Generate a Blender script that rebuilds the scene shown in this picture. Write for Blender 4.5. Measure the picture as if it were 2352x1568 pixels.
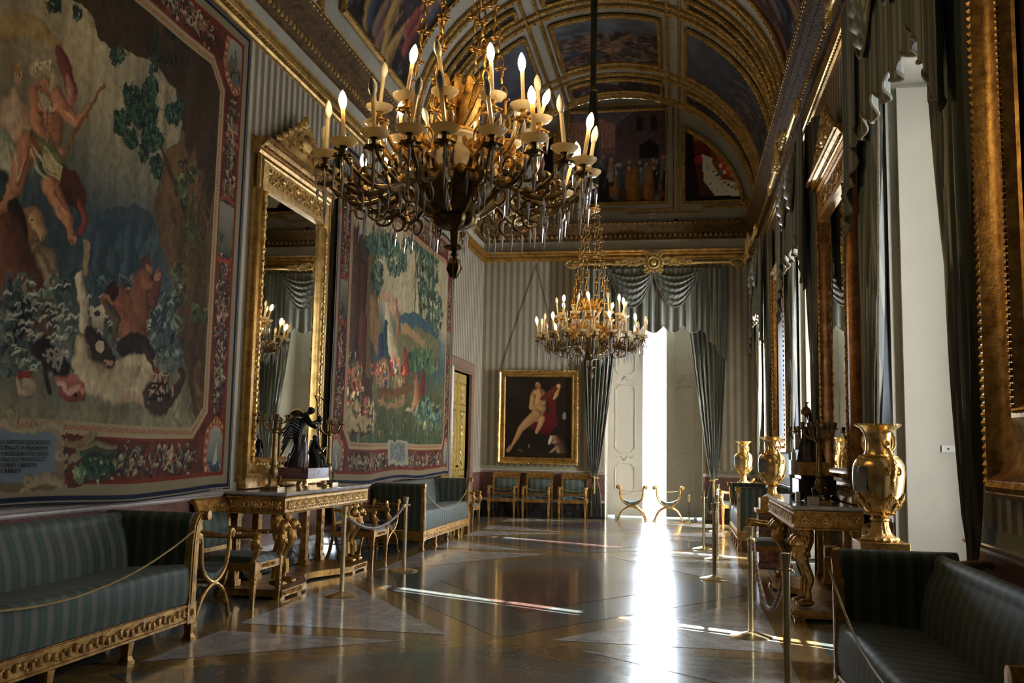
import bpy, math, random
import numpy as np
from mathutils import Vector, Matrix
random.seed(7); np.random.seed(7)
for o in list(bpy.data.objects): bpy.data.objects.remove(o)
SC = bpy.context.scene
COL = SC.collection
PI = math.pi

# ------------------------------------------------ camera
F_PX, YAW, PITCH, ROLL = 2183.787, 0.1767, 0.1118, 0.0188
EYE = Vector((0, 0, 1.55))
_cy, _sy, _cp, _sp = math.cos(YAW), math.sin(YAW), math.cos(PITCH), math.sin(PITCH)
C_F = Vector((-_sy*_cp, _cy*_cp, _sp)); _r = Vector((_cy, _sy, 0)); _u = _r.cross(C_F)
C_R = _r*math.cos(ROLL) + _u*math.sin(ROLL); C_U = _u*math.cos(ROLL) - _r*math.sin(ROLL)
cam = bpy.data.cameras.new('camera'); cam_o = bpy.data.objects.new('camera', cam); COL.objects.link(cam_o)
cam.sensor_width = 36; cam.lens = F_PX/2352*36; cam.clip_start = .05; cam.clip_end = 300
M = Matrix((C_R, C_U, -C_F)).transposed().to_4x4(); M.translation = EYE
cam_o.matrix_world = M
SC.camera = cam_o
def ray(x, y): return C_F + C_R*((x-1176)/F_PX) - C_U*((y-784)/F_PX)
def onX(x, y, X): d = ray(x, y); return EYE + d*(X/d.x)      # a point of the photograph on the wall x = X
def onY(x, y, Y): d = ray(x, y); return EYE + d*(Y/d.y)

# ------------------------------------------------ light
SC.view_settings.view_transform = 'Standard'; SC.view_settings.look = 'None'
SC.view_settings.gamma = 1; SC.view_settings.use_curve_mapping = False
SC.view_settings.exposure = 1.5
SC.cycles.use_denoising = True
SC.cycles.max_bounces = 8; SC.cycles.diffuse_bounces = 5; SC.cycles.glossy_bounces = 5
SC.cycles.transparent_max_bounces = 12; SC.cycles.sample_clamp_indirect = 6
SC.cycles.caustics_reflective = False; SC.cycles.caustics_refractive = False
wd = bpy.data.worlds.new('sky'); SC.world = wd; wd.use_nodes = True
wd.node_tree.nodes['Background'].inputs[0].default_value = (.75, .86, 1, 1)
wd.node_tree.nodes['Background'].inputs[1].default_value = 3.0
SUN_E = math.radians(34.7); SUN_H = Vector((-.907, .42, 0)).normalized()
sd = bpy.data.lights.new('sun', 'SUN'); sd.energy = 26; sd.angle = math.radians(.5); sd.color = (1, .95, .86)
so = bpy.data.objects.new('sun', sd); COL.objects.link(so)
so.rotation_euler = (SUN_H*math.cos(SUN_E) + Vector((0, 0, -math.sin(SUN_E)))).to_track_quat('-Z', 'Y').to_euler()
so.location = (12, -3, 12)
XL, XR, YF, YN = -4.65, 1.76, 22.0, -1.2
WIN = [1.1, 7.4, 13.7, 20.0]; WHW = 1.07; WTOP = 4.76; WALLT = 1.25
XC = (XL+XR)/2
def window_light(name, loc, rot, sx, sy, e, col=(.85, .92, 1), spread=180):
    l = bpy.data.lights.new(name, 'AREA'); l.shape = 'RECTANGLE'; l.size = sx; l.size_y = sy; l.energy = e; l.color = col
    l.spread = math.radians(spread)
    o = bpy.data.objects.new(name, l); COL.objects.link(o); o.location = loc; o.rotation_euler = rot
    return o
for i, y in enumerate(WIN):
    window_light('window_daylight', (XR+WALLT-.12, y, 2.6), (0, PI/2, 0), 3.9, 1.5, [1, 105, 220, 850][i], (.96, .97, 1), [120, 125, 160, 180][i])
window_light('window_daylight', (-.61, YF+2.9, 2.5), (-PI/2, 0, 0), 1.6, 4.2, 600, (.80, .89, 1))
# ------------------------------------------------ mesh helpers
class MB:
    def __init__(s): s.v = []; s.f = []; s.mi = []; s.T = None; s.m = 0
    def add(s, vs, fs):
        k = len(s.v)
        if s.T is not None: vs = [s.T @ Vector(p) for p in vs]
        s.v += [tuple(p) for p in vs]; s.f += [tuple(i+k for i in f) for f in fs]; s.mi += [s.m]*len(fs)
        return s
    def box(s, x0, x1, y0, y1, z0, z1):
        return s.add([(x0,y0,z0),(x1,y0,z0),(x1,y1,z0),(x0,y1,z0),(x0,y0,z1),(x1,y0,z1),(x1,y1,z1),(x0,y1,z1)],
              [(0,3,2,1),(4,5,6,7),(0,1,5,4),(1,2,6,5),(2,3,7,6),(3,0,4,7)])
    def taper(s, c, z0, z1, a0, a1, b0=None, b1=None, dx=0, dy=0):
        b0 = b0 or a0; b1 = b1 or a1; x, y = c
        return s.add([(x-a0,y-b0,z0),(x+a0,y-b0,z0),(x+a0,y+b0,z0),(x-a0,y+b0,z0),(x+dx-a1,y+dy-b1,z1),(x+dx+a1,y+dy-b1,z1),(x+dx+a1,y+dy+b1,z1),(x+dx-a1,y+dy+b1,z1)],
              [(0,3,2,1),(4,5,6,7),(0,1,5,4),(1,2,6,5),(2,3,7,6),(3,0,4,7)])
    def lathe(s, prof, n=16, c=(0,0,0), flute=0, fa=0, a0=0, ax=None):
        vs = []
        for r, z in prof:
            for i in range(n):
                a = a0+2*PI*i/n; rr = r*(1+fa*math.cos(flute*a)) if flute else r
                p = Vector((rr*math.cos(a), rr*math.sin(a), z))
                if ax is not None: p = ax @ p
                vs.append((p.x+c[0], p.y+c[1], p.z+c[2]))
        m = len(prof)
        fs = [(j*n+i, j*n+(i+1) % n, (j+1)*n+(i+1) % n, (j+1)*n+i) for j in range(m-1) for i in range(n)]
        fs.append(tuple(range(n-1, -1, -1))); fs.append(tuple((m-1)*n+i for i in range(n)))
        return s.add(vs, fs)
    def tube(s, pts, r, n=6, closed=False, flat=1.0):
        P = [Vector(p) for p in pts]; m = len(P)
        R = r if isinstance(r, (list, tuple)) else [r]*m
        vs = []; up = None
        for i in range(m):
            t = (P[(i+1) % m]-P[i-1]) if closed else (P[min(i+1, m-1)]-P[max(i-1, 0)])
            if t.length < 1e-9: t = Vector((0, 0, 1))
            t.normalize()
            if up is None: up = Vector((0, 0, 1)) if abs(t.z) < .9 else Vector((0, 1, 0))
            up = up - t*up.dot(t)
            if up.length < 1e-5: up = Vector((1, 0, 0)) - t*t.x
            up.normalize(); b = t.cross(up)
            for k in range(n):
                a = 2*PI*k/n; vs.append(P[i]+(up*math.cos(a)*flat+b*math.sin(a))*R[i])
        fs = [(i*n+k, i*n+(k+1) % n, ((i+1) % m)*n+(k+1) % n, ((i+1) % m)*n+k) for i in range(m if closed else m-1) for k in range(n)]
        if not closed: fs += [tuple(range(n-1, -1, -1)), tuple((m-1)*n+k for k in range(n))]
        return s.add(vs, fs)
    def ell(s, c, r, n=8, m=5, R=None):
        if not isinstance(r, (list, tuple)): r = (r, r, r)
        vs = [(0, 0, r[2])]
        for j in range(1, m):
            b = PI*j/m
            for i in range(n): a = 2*PI*i/n; vs.append((r[0]*math.sin(b)*math.cos(a), r[1]*math.sin(b)*math.sin(a), r[2]*math.cos(b)))
        vs.append((0, 0, -r[2]))
        vs = [((R @ Vector(p)) if R is not None else Vector(p))+Vector(c) for p in vs]
        fs = [(0, 1+i, 1+(i+1) % n) for i in range(n)]
        for j in range(m-2): fs += [(1+j*n+i, 1+(j+1)*n+i, 1+(j+1)*n+(i+1) % n, 1+j*n+(i+1) % n) for i in range(n)]
        L = len(vs)-1; fs += [(L, 1+(m-2)*n+(i+1) % n, 1+(m-2)*n+i) for i in range(n)]
        return s.add(vs, fs)
    def grid(s, fn, nu, nv, wrap=False):
        vs = [fn(i/nu, j/nv) for j in range(nv+1) for i in range(nu+1)]
        return s.add(vs, [(j*(nu+1)+i, j*(nu+1)+i+1, (j+1)*(nu+1)+i+1, (j+1)*(nu+1)+i) for j in range(nv) for i in range(nu)])
    def loft(s, rings, cap=True, closed=True):          # rings: equal-length lists of points
        n = len(rings[0]); vs = [p for r in rings for p in r]; q = n if closed else n-1
        fs = [(j*n+i, j*n+(i+1) % n, (j+1)*n+(i+1) % n, (j+1)*n+i) for j in range(len(rings)-1) for i in range(q)]
        if cap and closed: fs += [tuple(range(n-1, -1, -1)), tuple((len(rings)-1)*n+i for i in range(n))]
        return s.add(vs, fs)
    def prism(s, poly, fn, d0, d1):                     # poly in (a,b), fn(a,b,d)->point
        return s.loft([[fn(a, b, d0) for a, b in poly], [fn(a, b, d1) for a, b in poly]])
    def sweep(s, prof, p0, p1, out, up=(0, 0, 1)):      # prof in (out,up) along a straight line
        o = Vector(out); u = Vector(up); p0 = Vector(p0); p1 = Vector(p1)
        return s.loft([[p0+o*a+u*b for a, b in prof], [p1+o*a+u*b for a, b in prof]])
    def frame(s, prof, u0, u1, v0, v1, fn):             # mitred frame; prof = (inward from the outer edge, out of the wall)
        rings = []
        for cu, cv, su, sv in ((u0, v0, 1, 1), (u1, v0, -1, 1), (u1, v1, -1, -1), (u0, v1, 1, -1)):
            rings.append([fn(cu+su*a, cv+sv*a, d) for a, d in prof])
        n = len(prof); vs = [p for r in rings for p in r]
        return s.add(vs, [(k*n+i, k*n+i+1, ((k+1) % 4)*n+i+1, ((k+1) % 4)*n+i) for k in range(4) for i in range(n-1)])
    def beads(s, p0, p1, step, r, sq=1.0, n=5, m=3):
        p0 = Vector(p0); p1 = Vector(p1); L = (p1-p0).length; k = max(1, int(L/step))
        for i in range(k): s.ell(p0+(p1-p0)*((i+.5)/k), (r*sq if abs((p1-p0).x) > .5*L else r, r*sq if abs((p1-p0).y) > .5*L else r, r*sq if abs((p1-p0).z) > .5*L else r), n, m)
        return s
    def build(s, name, mat, parent=None, smooth=True, angle=35, bevel=0, sub=0):
        me = bpy.data.meshes.new(name); me.from_pydata(s.v, [], s.f)
        mats = mat if isinstance(mat, (list, tuple)) else [mat]
        for m in mats: me.materials.append(m)
        if len(mats) > 1: me.polygons.foreach_set('material_index', s.mi)
        me.update()
        if smooth:
            me.polygons.foreach_set('use_smooth', [True]*len(me.polygons))
            try: me.set_sharp_from_angle(angle=math.radians(angle))
            except Exception: pass
        o = bpy.data.objects.new(name, me); COL.objects.link(o)
        if parent is not None: o.parent = parent
        if bevel:
            b = o.modifiers.new('bevel', 'BEVEL'); b.width = bevel; b.segments = 2; b.limit_method = 'ANGLE'
        if sub:
            b = o.modifiers.new('sub', 'SUBSURF'); b.levels = sub; b.render_levels = sub
        return o
def thing(name, label, cat, loc=(0, 0, 0), rz=0, group=None, scale=None):
    o = bpy.data.objects.new(name, None); COL.objects.link(o); o.location = loc; o.rotation_euler = (0, 0, rz)
    o.empty_display_size = .1
    if scale: o.scale = (scale,)*3
    return tag(o, label, cat, group)
def tag(o, label, cat, group=None):
    o['label'] = label; o['category'] = cat
    if group: o['group'] = group
    return o
def struct(o): o['kind'] = 'structure'; return o
def copy_tree(o, parent=None):
    c = o.copy(); COL.objects.link(c)
    if parent is not None: c.parent = parent
    for ch in list(o.children): copy_tree(ch, c)
    return c
def dup(o, label, loc=None, rz=None, group=None):
    c = copy_tree(o)
    if loc is not None: c.location = loc
    if rz is not None: c.rotation_euler = (0, 0, rz)
    c['label'] = label
    if group: c['group'] = group
    return c
def spiral(c, r0, r1, turns, a0, ax='x', n=18, sgn=1):
    P = []
    for i in range(n+1):
        t = i/n; a = a0+sgn*2*PI*turns*t; r = r0+(r1-r0)*t
        q = (r*math.cos(a), r*math.sin(a))
        P.append(Vector(c)+Vector({'x': (0, q[0], q[1]), 'y': (q[0], 0, q[1]), 'z': (q[0], q[1], 0)}[ax]))
    return P
def smooth_path(pts, n=6):
    P = [Vector(p) for p in pts]; out = []
    for i in range(len(P)-1):
        p0 = P[max(i-1, 0)]; p1 = P[i]; p2 = P[i+1]; p3 = P[min(i+2, len(P)-1)]
        for k in range(n):
            t = k/n
            out.append(.5*((2*p1)+(p2-p0)*t+(2*p0-5*p1+4*p2-p3)*t*t+(-p0+3*p1-3*p2+p3)*t**3))
    out.append(P[-1]); return out
def lerp_list(a, n):
    k = len(a)-1; return [a[min(int(i/n*k), k-1)]*(1-(i/n*k-min(int(i/n*k), k-1)))+a[min(int(i/n*k), k-1)+1]*(i/n*k-min(int(i/n*k), k-1)) for i in range(n+1)]
def hang(p0, p1, sag, n=14):
    p0 = Vector(p0); p1 = Vector(p1)
    return [p0.lerp(p1, i/n)-Vector((0, 0, sag*4*(i/n)*(1-i/n))) for i in range(n+1)]

# ------------------------------------------------ materials
def s2l(c): return tuple(((x/12.92) if x <= .04045 else ((x+.055)/1.055)**2.4) for x in c)
def rgb(r, g, b): return s2l((r/255, g/255, b/255))
class NT:
    def __init__(s, name):
        s.m = bpy.data.materials.new(name); s.m.use_nodes = True; s.t = s.m.node_tree; s.n = s.t.nodes
        s.b = s.n['Principled BSDF']
    def new(s, k, **kw):
        n = s.n.new(k)
        for a, v in kw.items(): setattr(n, a, v)
        return n
    def link(s, a, b): s.t.links.new(a, b)
    def coord(s, kind='Object', scale=None):
        t = s.new('ShaderNodeTexCoord'); o = t.outputs[kind]
        if scale is not None:
            mp = s.new('ShaderNodeMapping'); s.link(o, mp.inputs[0]); mp.inputs['Scale'].default_value = scale; o = mp.outputs[0]
        return o
    def noise(s, vec, scale, detail=3, rough=.6, dist=0):
        n = s.new('ShaderNodeTexNoise'); n.inputs['Scale'].default_value = scale; n.inputs['Detail'].default_value = detail
        n.inputs['Roughness'].default_value = rough; n.inputs['Distortion'].default_value = dist
        s.link(vec, n.inputs['Vector']); return n.outputs['Fac']
    def voro(s, vec, scale, out='Distance'):
        n = s.new('ShaderNodeTexVoronoi'); n.inputs['Scale'].default_value = scale; s.link(vec, n.inputs['Vector']); return n.outputs[out]
    def ramp(s, fac, stops):
        r = s.new('ShaderNodeValToRGB'); e = r.color_ramp.elements
        while len(e) < len(stops): e.new(.5)
        for q, (p, c) in zip(e, stops): q.position = p; q.color = (*c, 1) if len(c) == 3 else c
        s.link(fac, r.inputs[0]); return r.outputs[0]
    def math(s, op, a, b=None):
        n = s.new('ShaderNodeMath', operation=op)
        for i, x in enumerate((a, b)):
            if x is None: continue
            if isinstance(x, (int, float)): n.inputs[i].default_value = x
            else: s.link(x, n.inputs[i])
        return n.outputs[0]
    def bump(s, h, strength=.3, dist=.01, prev=None):
        b = s.new('ShaderNodeBump'); b.inputs['Strength'].default_value = strength; b.inputs['Distance'].default_value = dist
        s.link(h, b.inputs['Height'])
        if prev is not None: s.link(prev, b.inputs['Normal'])
        s.link(b.outputs[0], s.b.inputs['Normal']); return b.outputs[0]
    def col(s, c):
        if isinstance(c, tuple): s.b.inputs['Base Color'].default_value = (*c, 1)
        else: s.link(c, s.b.inputs['Base Color'])
    def p(s, **kw):
        for a, v in kw.items(): s.b.inputs[a.replace('_', ' ')].default_value = v
        return s
def m_plain(name, c, rough=.5, metal=0, var=.15, nscale=6, bump=0, bscale=40, c2=None):
    t = NT(name); v = t.coord('Object'); f = t.noise(v, nscale, 4)
    c2 = c2 or tuple(x*(1-var*2) for x in c); t.col(t.ramp(f, [(.3, c2), (.7, c)])); t.p(Roughness=rough, Metallic=metal)
    if bump: t.bump(t.noise(v, bscale, 3), bump, .004)
    return t.m
def m_gold(name, c=(.80, .52, .17), c2=(.38, .22, .06), rough=.34, carve=0, cs=38, depth=.006, nsc=9, metal=.92):
    t = NT(name); v = t.coord('Object'); f = t.noise(v, nsc, 5, .65)
    t.col(t.ramp(f, [(.30, c2), (.62, c)])); t.p(Metallic=metal, Roughness=rough)
    if carve:
        a = t.voro(v, cs); b = t.noise(v, cs*1.6, 3, .6, 1.2); t.bump(t.math('ADD', a, b), carve, depth)
    else: t.bump(t.noise(v, 60, 3), .12, .002)
    return t.m
GOLD = m_gold('old_gilding', rough=.33)
GOLDC = m_gold('carved_gilding', carve=.9, cs=30, depth=.02, rough=.36)
GOLDF = m_gold('fine_carved_gilding', carve=.8, cs=75, depth=.008, rough=.36)
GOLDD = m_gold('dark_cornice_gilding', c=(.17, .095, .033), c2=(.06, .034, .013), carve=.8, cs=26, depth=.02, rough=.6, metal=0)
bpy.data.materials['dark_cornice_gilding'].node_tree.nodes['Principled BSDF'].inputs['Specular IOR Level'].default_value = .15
GOLDW = m_gold('worn_gilded_wood', c=(.70, .43, .14), c2=(.24, .12, .035), rough=.4, carve=.25, cs=60, depth=.004, nsc=14)
ORMOLU = m_gold('ormolu', c=(.95, .68, .28), c2=(.72, .46, .16), rough=.25)
ORMOLUC = m_gold('chased_ormolu', c=(.88, .60, .22), c2=(.45, .27, .08), rough=.28, carve=.7, cs=60, depth=.006)
CHGILT = m_gold('chandelier_gilding', c=(.60, .35, .09), c2=(.22, .12, .03), rough=.36, carve=.5, cs=70, depth=.004, nsc=20)
PELG = m_gold('bright_pelmet_gilding', c=(.95, .68, .26), c2=(.66, .42, .12), rough=.3, carve=.2, cs=60, depth=.003, metal=.55)
BRASS = m_gold('satin_brass', c=(.86, .74, .46), c2=(.74, .62, .36), rough=.26, nsc=3)
BRONZE = m_plain('dark_patinated_bronze', (.030, .027, .026), .33, .6, .3, 10)
CBRONZE = m_gold('chandelier_bronze', c=(.26, .18, .08), c2=(.07, .05, .025), rough=.35, nsc=16)
IRON = m_plain('blackened_iron', (.045, .042, .04), .5, .5)
WHITE = m_plain('white_paint', (.74, .72, .66), .5, 0, .04, 3)
CERAM = m_plain('cream_porcelain', (.74, .66, .48), .12, 0, .06, 20)
CANDLE = m_plain('aged_candle_sleeve', (.86, .79, .64), .45, 0, .12, 40)
IVORY = m_plain('ivory_painted_metal', (.72, .60, .38), .35, 0, .1, 8)
MIRROR = NT('mirror_glass').p(Metallic=1.0, Roughness=.015).m
bpy.data.materials['mirror_glass'].node_tree.nodes['Principled BSDF'].inputs['Base Color'].default_value = (.80, .80, .76, 1)
t = NT('crystal'); t.p(Roughness=.02, IOR=1.5, Metallic=0.0); t.b.inputs['Transmission Weight'].default_value = .55; t.col((.93, .93, .95)); t.b.inputs['Specular IOR Level'].default_value = 1.0; CRYSTAL = t.m
t = NT('cream_porcelain_drip_pan'); t.col((.78, .70, .50)); t.p(Roughness=.12); tl = t.new('ShaderNodeBsdfTranslucent'); tl.inputs[0].default_value = (.85, .72, .46, 1); mx = t.new('ShaderNodeMixShader'); mx.inputs[0].default_value = .4
t.link(t.b.outputs[0], mx.inputs[1]); t.link(tl.outputs[0], mx.inputs[2]); t.link(mx.outputs[0], t.n['Material Output'].inputs[0]); PANM = t.m; BULB_OFF = t.m.copy(); BULB_OFF.name = 'milky_unlit_bulb_glass'; BULB_OFF.node_tree.nodes['Principled BSDF'].inputs['Base Color'].default_value = (.9, .87, .76, 1)
for q in BULB_OFF.node_tree.nodes:
    if q.type == 'MIX_SHADER': q.inputs[0].default_value = .6
CANDLE = PANM.copy(); CANDLE.name = 'waxy_candle_sleeve'
t = NT('window_glass'); t.n.remove(t.b); tr = t.new('ShaderNodeBsdfTransparent'); gl = t.new('ShaderNodeBsdfGlossy'); gl.inputs['Roughness'].default_value = .02
mx = t.new('ShaderNodeMixShader'); mx.inputs[0].default_value = .06; t.link(tr.outputs[0], mx.inputs[1]); t.link(gl.outputs[0], mx.inputs[2])
tr.inputs[0].default_value = (.96, .98, .99, 1); t.link(mx.outputs[0], t.n['Material Output'].inputs[0]); GLASS = t.m
def m_emit(name, c, e):
    t = NT(name); t.col(c); t.b.inputs['Emission Color'].default_value = (*c, 1); t.b.inputs['Emission Strength'].default_value = e; return t.m
BULB_ON = m_emit('lit_bulb_glass', (1, .70, .34), 32)
BULB_OFF = m_plain('milky_unlit_bulb', (.78, .74, .62), .15, 0, .04, 20)

def m_stripes(name, axis, period, cols, rough=.5, coord='Object', jit=0, sheen=0, weave=.15, soft=.12, spec=.5, phase=0):
    t = NT(name); v = t.coord(coord) if coord != 'World' else t.new('ShaderNodeNewGeometry').outputs['Position']
    sx = t.new('ShaderNodeSeparateXYZ'); t.link(v, sx.inputs[0])
    if axis == 'XY': a = t.math('ADD', sx.outputs['X'], sx.outputs['Y'])
    else: a = sx.outputs[axis]
    fr = t.math('FRACT', t.math('ADD', t.math('MULTIPLY', a, 1/period), phase+100))
    stops = []
    for p0, p1, c in cols: stops += [(p0+soft*.5*(p1-p0), c), (p1-soft*.5*(p1-p0), c)]
    c = t.ramp(fr, stops)
    nz = t.noise(v, 3, 3); mm = t.new('ShaderNodeMix', data_type='RGBA', blend_type='MULTIPLY'); mm.inputs[0].default_value = 1
    t.link(c, mm.inputs[6]); t.link(t.ramp(nz, [(.25, (.86,)*3), (.75, (1.05,)*3)]), mm.inputs[7]); t.col(mm.outputs[2])
    t.p(Roughness=rough); t.b.inputs['Specular IOR Level'].default_value = spec
    if sheen: t.b.inputs['Sheen Weight'].default_value = sheen; t.b.inputs['Sheen Roughness'].default_value = .4
    t.bump(t.noise(v, 220, 2), weave, .002)
    return t.m
_wl = (.56, .50, .38); _wd = (.150, .122, .080); _wm = (.33, .28, .20)
WPC = [(0, .40, _wl), (.40, .47, _wm), (.47, .56, _wd), (.56, .60, _wm), (.60, .90, _wd), (.90, 1, _wm)]
_wd = (.185, .155, .105)
WPC = [(0, .40, _wl), (.40, .47, _wm), (.47, .56, _wd), (.56, .60, _wm), (.60, .90, _wd), (.90, 1, _wm)]
WPF = [(0, .42, _wl), (.42, .5, (.46, .41, .32)), (.5, .92, (.31, .275, .21)), (.92, 1, (.46, .41, .32))]  # end wall: satin sheen put into the colour as paler dark stripes
WALLP_Y = m_stripes('striped_silk_wall_covering_side', 'Y', .165, WPC, .55, 'World', spec=.35, weave=.05)
WALLP_X = m_stripes('striped_silk_wall_covering_end', 'X', .157, WPF, .55, 'World', spec=.35, weave=.05)
_g1 = (.070, .112, .088); _g2 = (.170, .164, .146); _g3 = (.105, .138, .116)
SILK = [(0, .28, _g1), (.28, .32, _g3), (.32, .52, _g1), (.52, .58, _g3), (.58, .92, _g2), (.92, 1, _g3)]
SILK_X = m_stripes('green_striped_silk', 'X', .148, SILK, .55, sheen=.08, spec=.22)
SILK_Y = m_stripes('green_striped_silk_across', 'Y', .11, SILK, .55, sheen=.08, spec=.22)
_c1 = (.125, .145, .118); _c2 = (.29, .285, .235)
CURT = m_stripes('grey_green_curtain_silk', 'XY', .105, [(0, .45, _c1), (.45, .5, _c2), (.5, .8, _c2), (.8, .85, _c1), (.85, 1, _c1)], .38, sheen=.35, spec=.6)
FRINGE = m_plain('fringe_braid', (.30, .26, .18), .7, 0, .3, 60, .6, 150)
ROPE_G = m_plain('gold_cord', (.55, .38, .12), .5, .25, .25, 60, .5, 300)
def m_marble(name, base, vein, vs=2.2, rough=.12, amt=.5, dark=None, dist=2.5):
    t = NT(name); v = t.new('ShaderNodeNewGeometry').outputs['Position']
    f = t.noise(v, vs, 8, .62, dist); g = t.noise(v, vs*3.5, 6, .6, 1)
    w = t.math('ABSOLUTE', t.math('SUBTRACT', f, .5))
    c = t.ramp(w, [(0, vein), (.018*amt*2, tuple(a*.5+b*.5 for a, b in zip(vein, base))), (.09, base)])
    mm = t.new('ShaderNodeMix', data_type='RGBA', blend_type='MULTIPLY'); mm.inputs[0].default_value = .8
    t.link(c, mm.inputs[6]); t.link(t.ramp(g, [(.3, (.72,)*3), (.7, (1.08,)*3)]), mm.inputs[7]); t.col(mm.outputs[2])
    t.p(Roughness=rough); t.b.inputs['Coat Weight'].default_value = .25; t.b.inputs['Coat Roughness'].default_value = .06
    t.bump(t.noise(v, 1.4, 2), .05, .01)
    return t.m
FL_W = m_marble('white_floor_marble', (.70, .68, .66), (.36, .35, .36), 1.3, .17, .25)
FL_G = m_marble('green_grey_floor_marble', (.092, .112, .108), (.22, .24, .235), 1.5, .19, .35)
FL_R = m_marble('red_floor_marble', (.115, .058, .052), (.20, .13, .12), 3, .17, .6)
FL_Y = m_marble('yellow_floor_marble', (.33, .205, .075), (.37, .25, .11), 1.2, .17, .3)
DADO_R = m_marble('red_brown_dado_marble', (.20, .095, .075), (.27, .16, .135), 3.2, .22, .12)
BASE_K = m_marble('black_green_base_marble', (.022, .026, .026), (.13, .14, .14), 1.2, .1, .12)
TRIM_W = m_marble('pinkish_white_moulding_marble', (.62, .54, .50), (.5, .4, .36), 3, .3, .3)
TOP_M = m_marble('white_table_marble', (.62, .60, .57), (.4, .4, .4), 2, .1, .3)
GREENB = m_plain('sage_green_border', (.40, .41, .27), .7, 0, .1, 8)
PLAST = m_plain('warm_white_plaster', (.58, .55, .46), .7, 0, .14, 1.2)
PLASTD = m_plain('aged_vault_plaster', (.56, .53, .44), .7, 0, .12, 1.5)
REVEAL = m_plain('cream_shutter_paint', (.56, .52, .43), .5, 0, .05, 2)
def m_vcol(name, rough=.8, weave=(0, 0), spec=.3):
    t = NT(name); a = t.new('ShaderNodeVertexColor', layer_name='paint'); v = t.coord('Object')
    mm = t.new('ShaderNodeMix', data_type='RGBA', blend_type='MULTIPLY'); mm.inputs[0].default_value = 1
    t.link(a.outputs[0], mm.inputs[6]); t.link(t.ramp(t.noise(v, 55, 3, .7), [(.3, (.86,)*3), (.7, (1.1,)*3)]), mm.inputs[7]); t.col(mm.outputs[2])
    t.p(Roughness=rough); t.b.inputs['Specular IOR Level'].default_value = spec
    if weave[0]: t.bump(t.noise(t.coord('Object', (1, 300, 60) if weave[1] == 'x' else (300, 1, 60)), 1.0, 2), weave[0], .003)
    return t.m
TAPM = m_vcol('woven_tapestry', .85, (.5, 'x'), .15)
OILM = m_vcol('oil_on_canvas', .35, (0, 0), .5)
FRESM = m_vcol('ceiling_fresco', .7, (0, 0), .3)
WOODG = m_gold('reddish_backlit_gilding', c=(.40, .19, .07), c2=(.12, .05, .02), rough=.35, carve=.2, cs=60, depth=.004)  # darker gilding with the right mirror frame's backlit shade put into its colour
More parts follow.
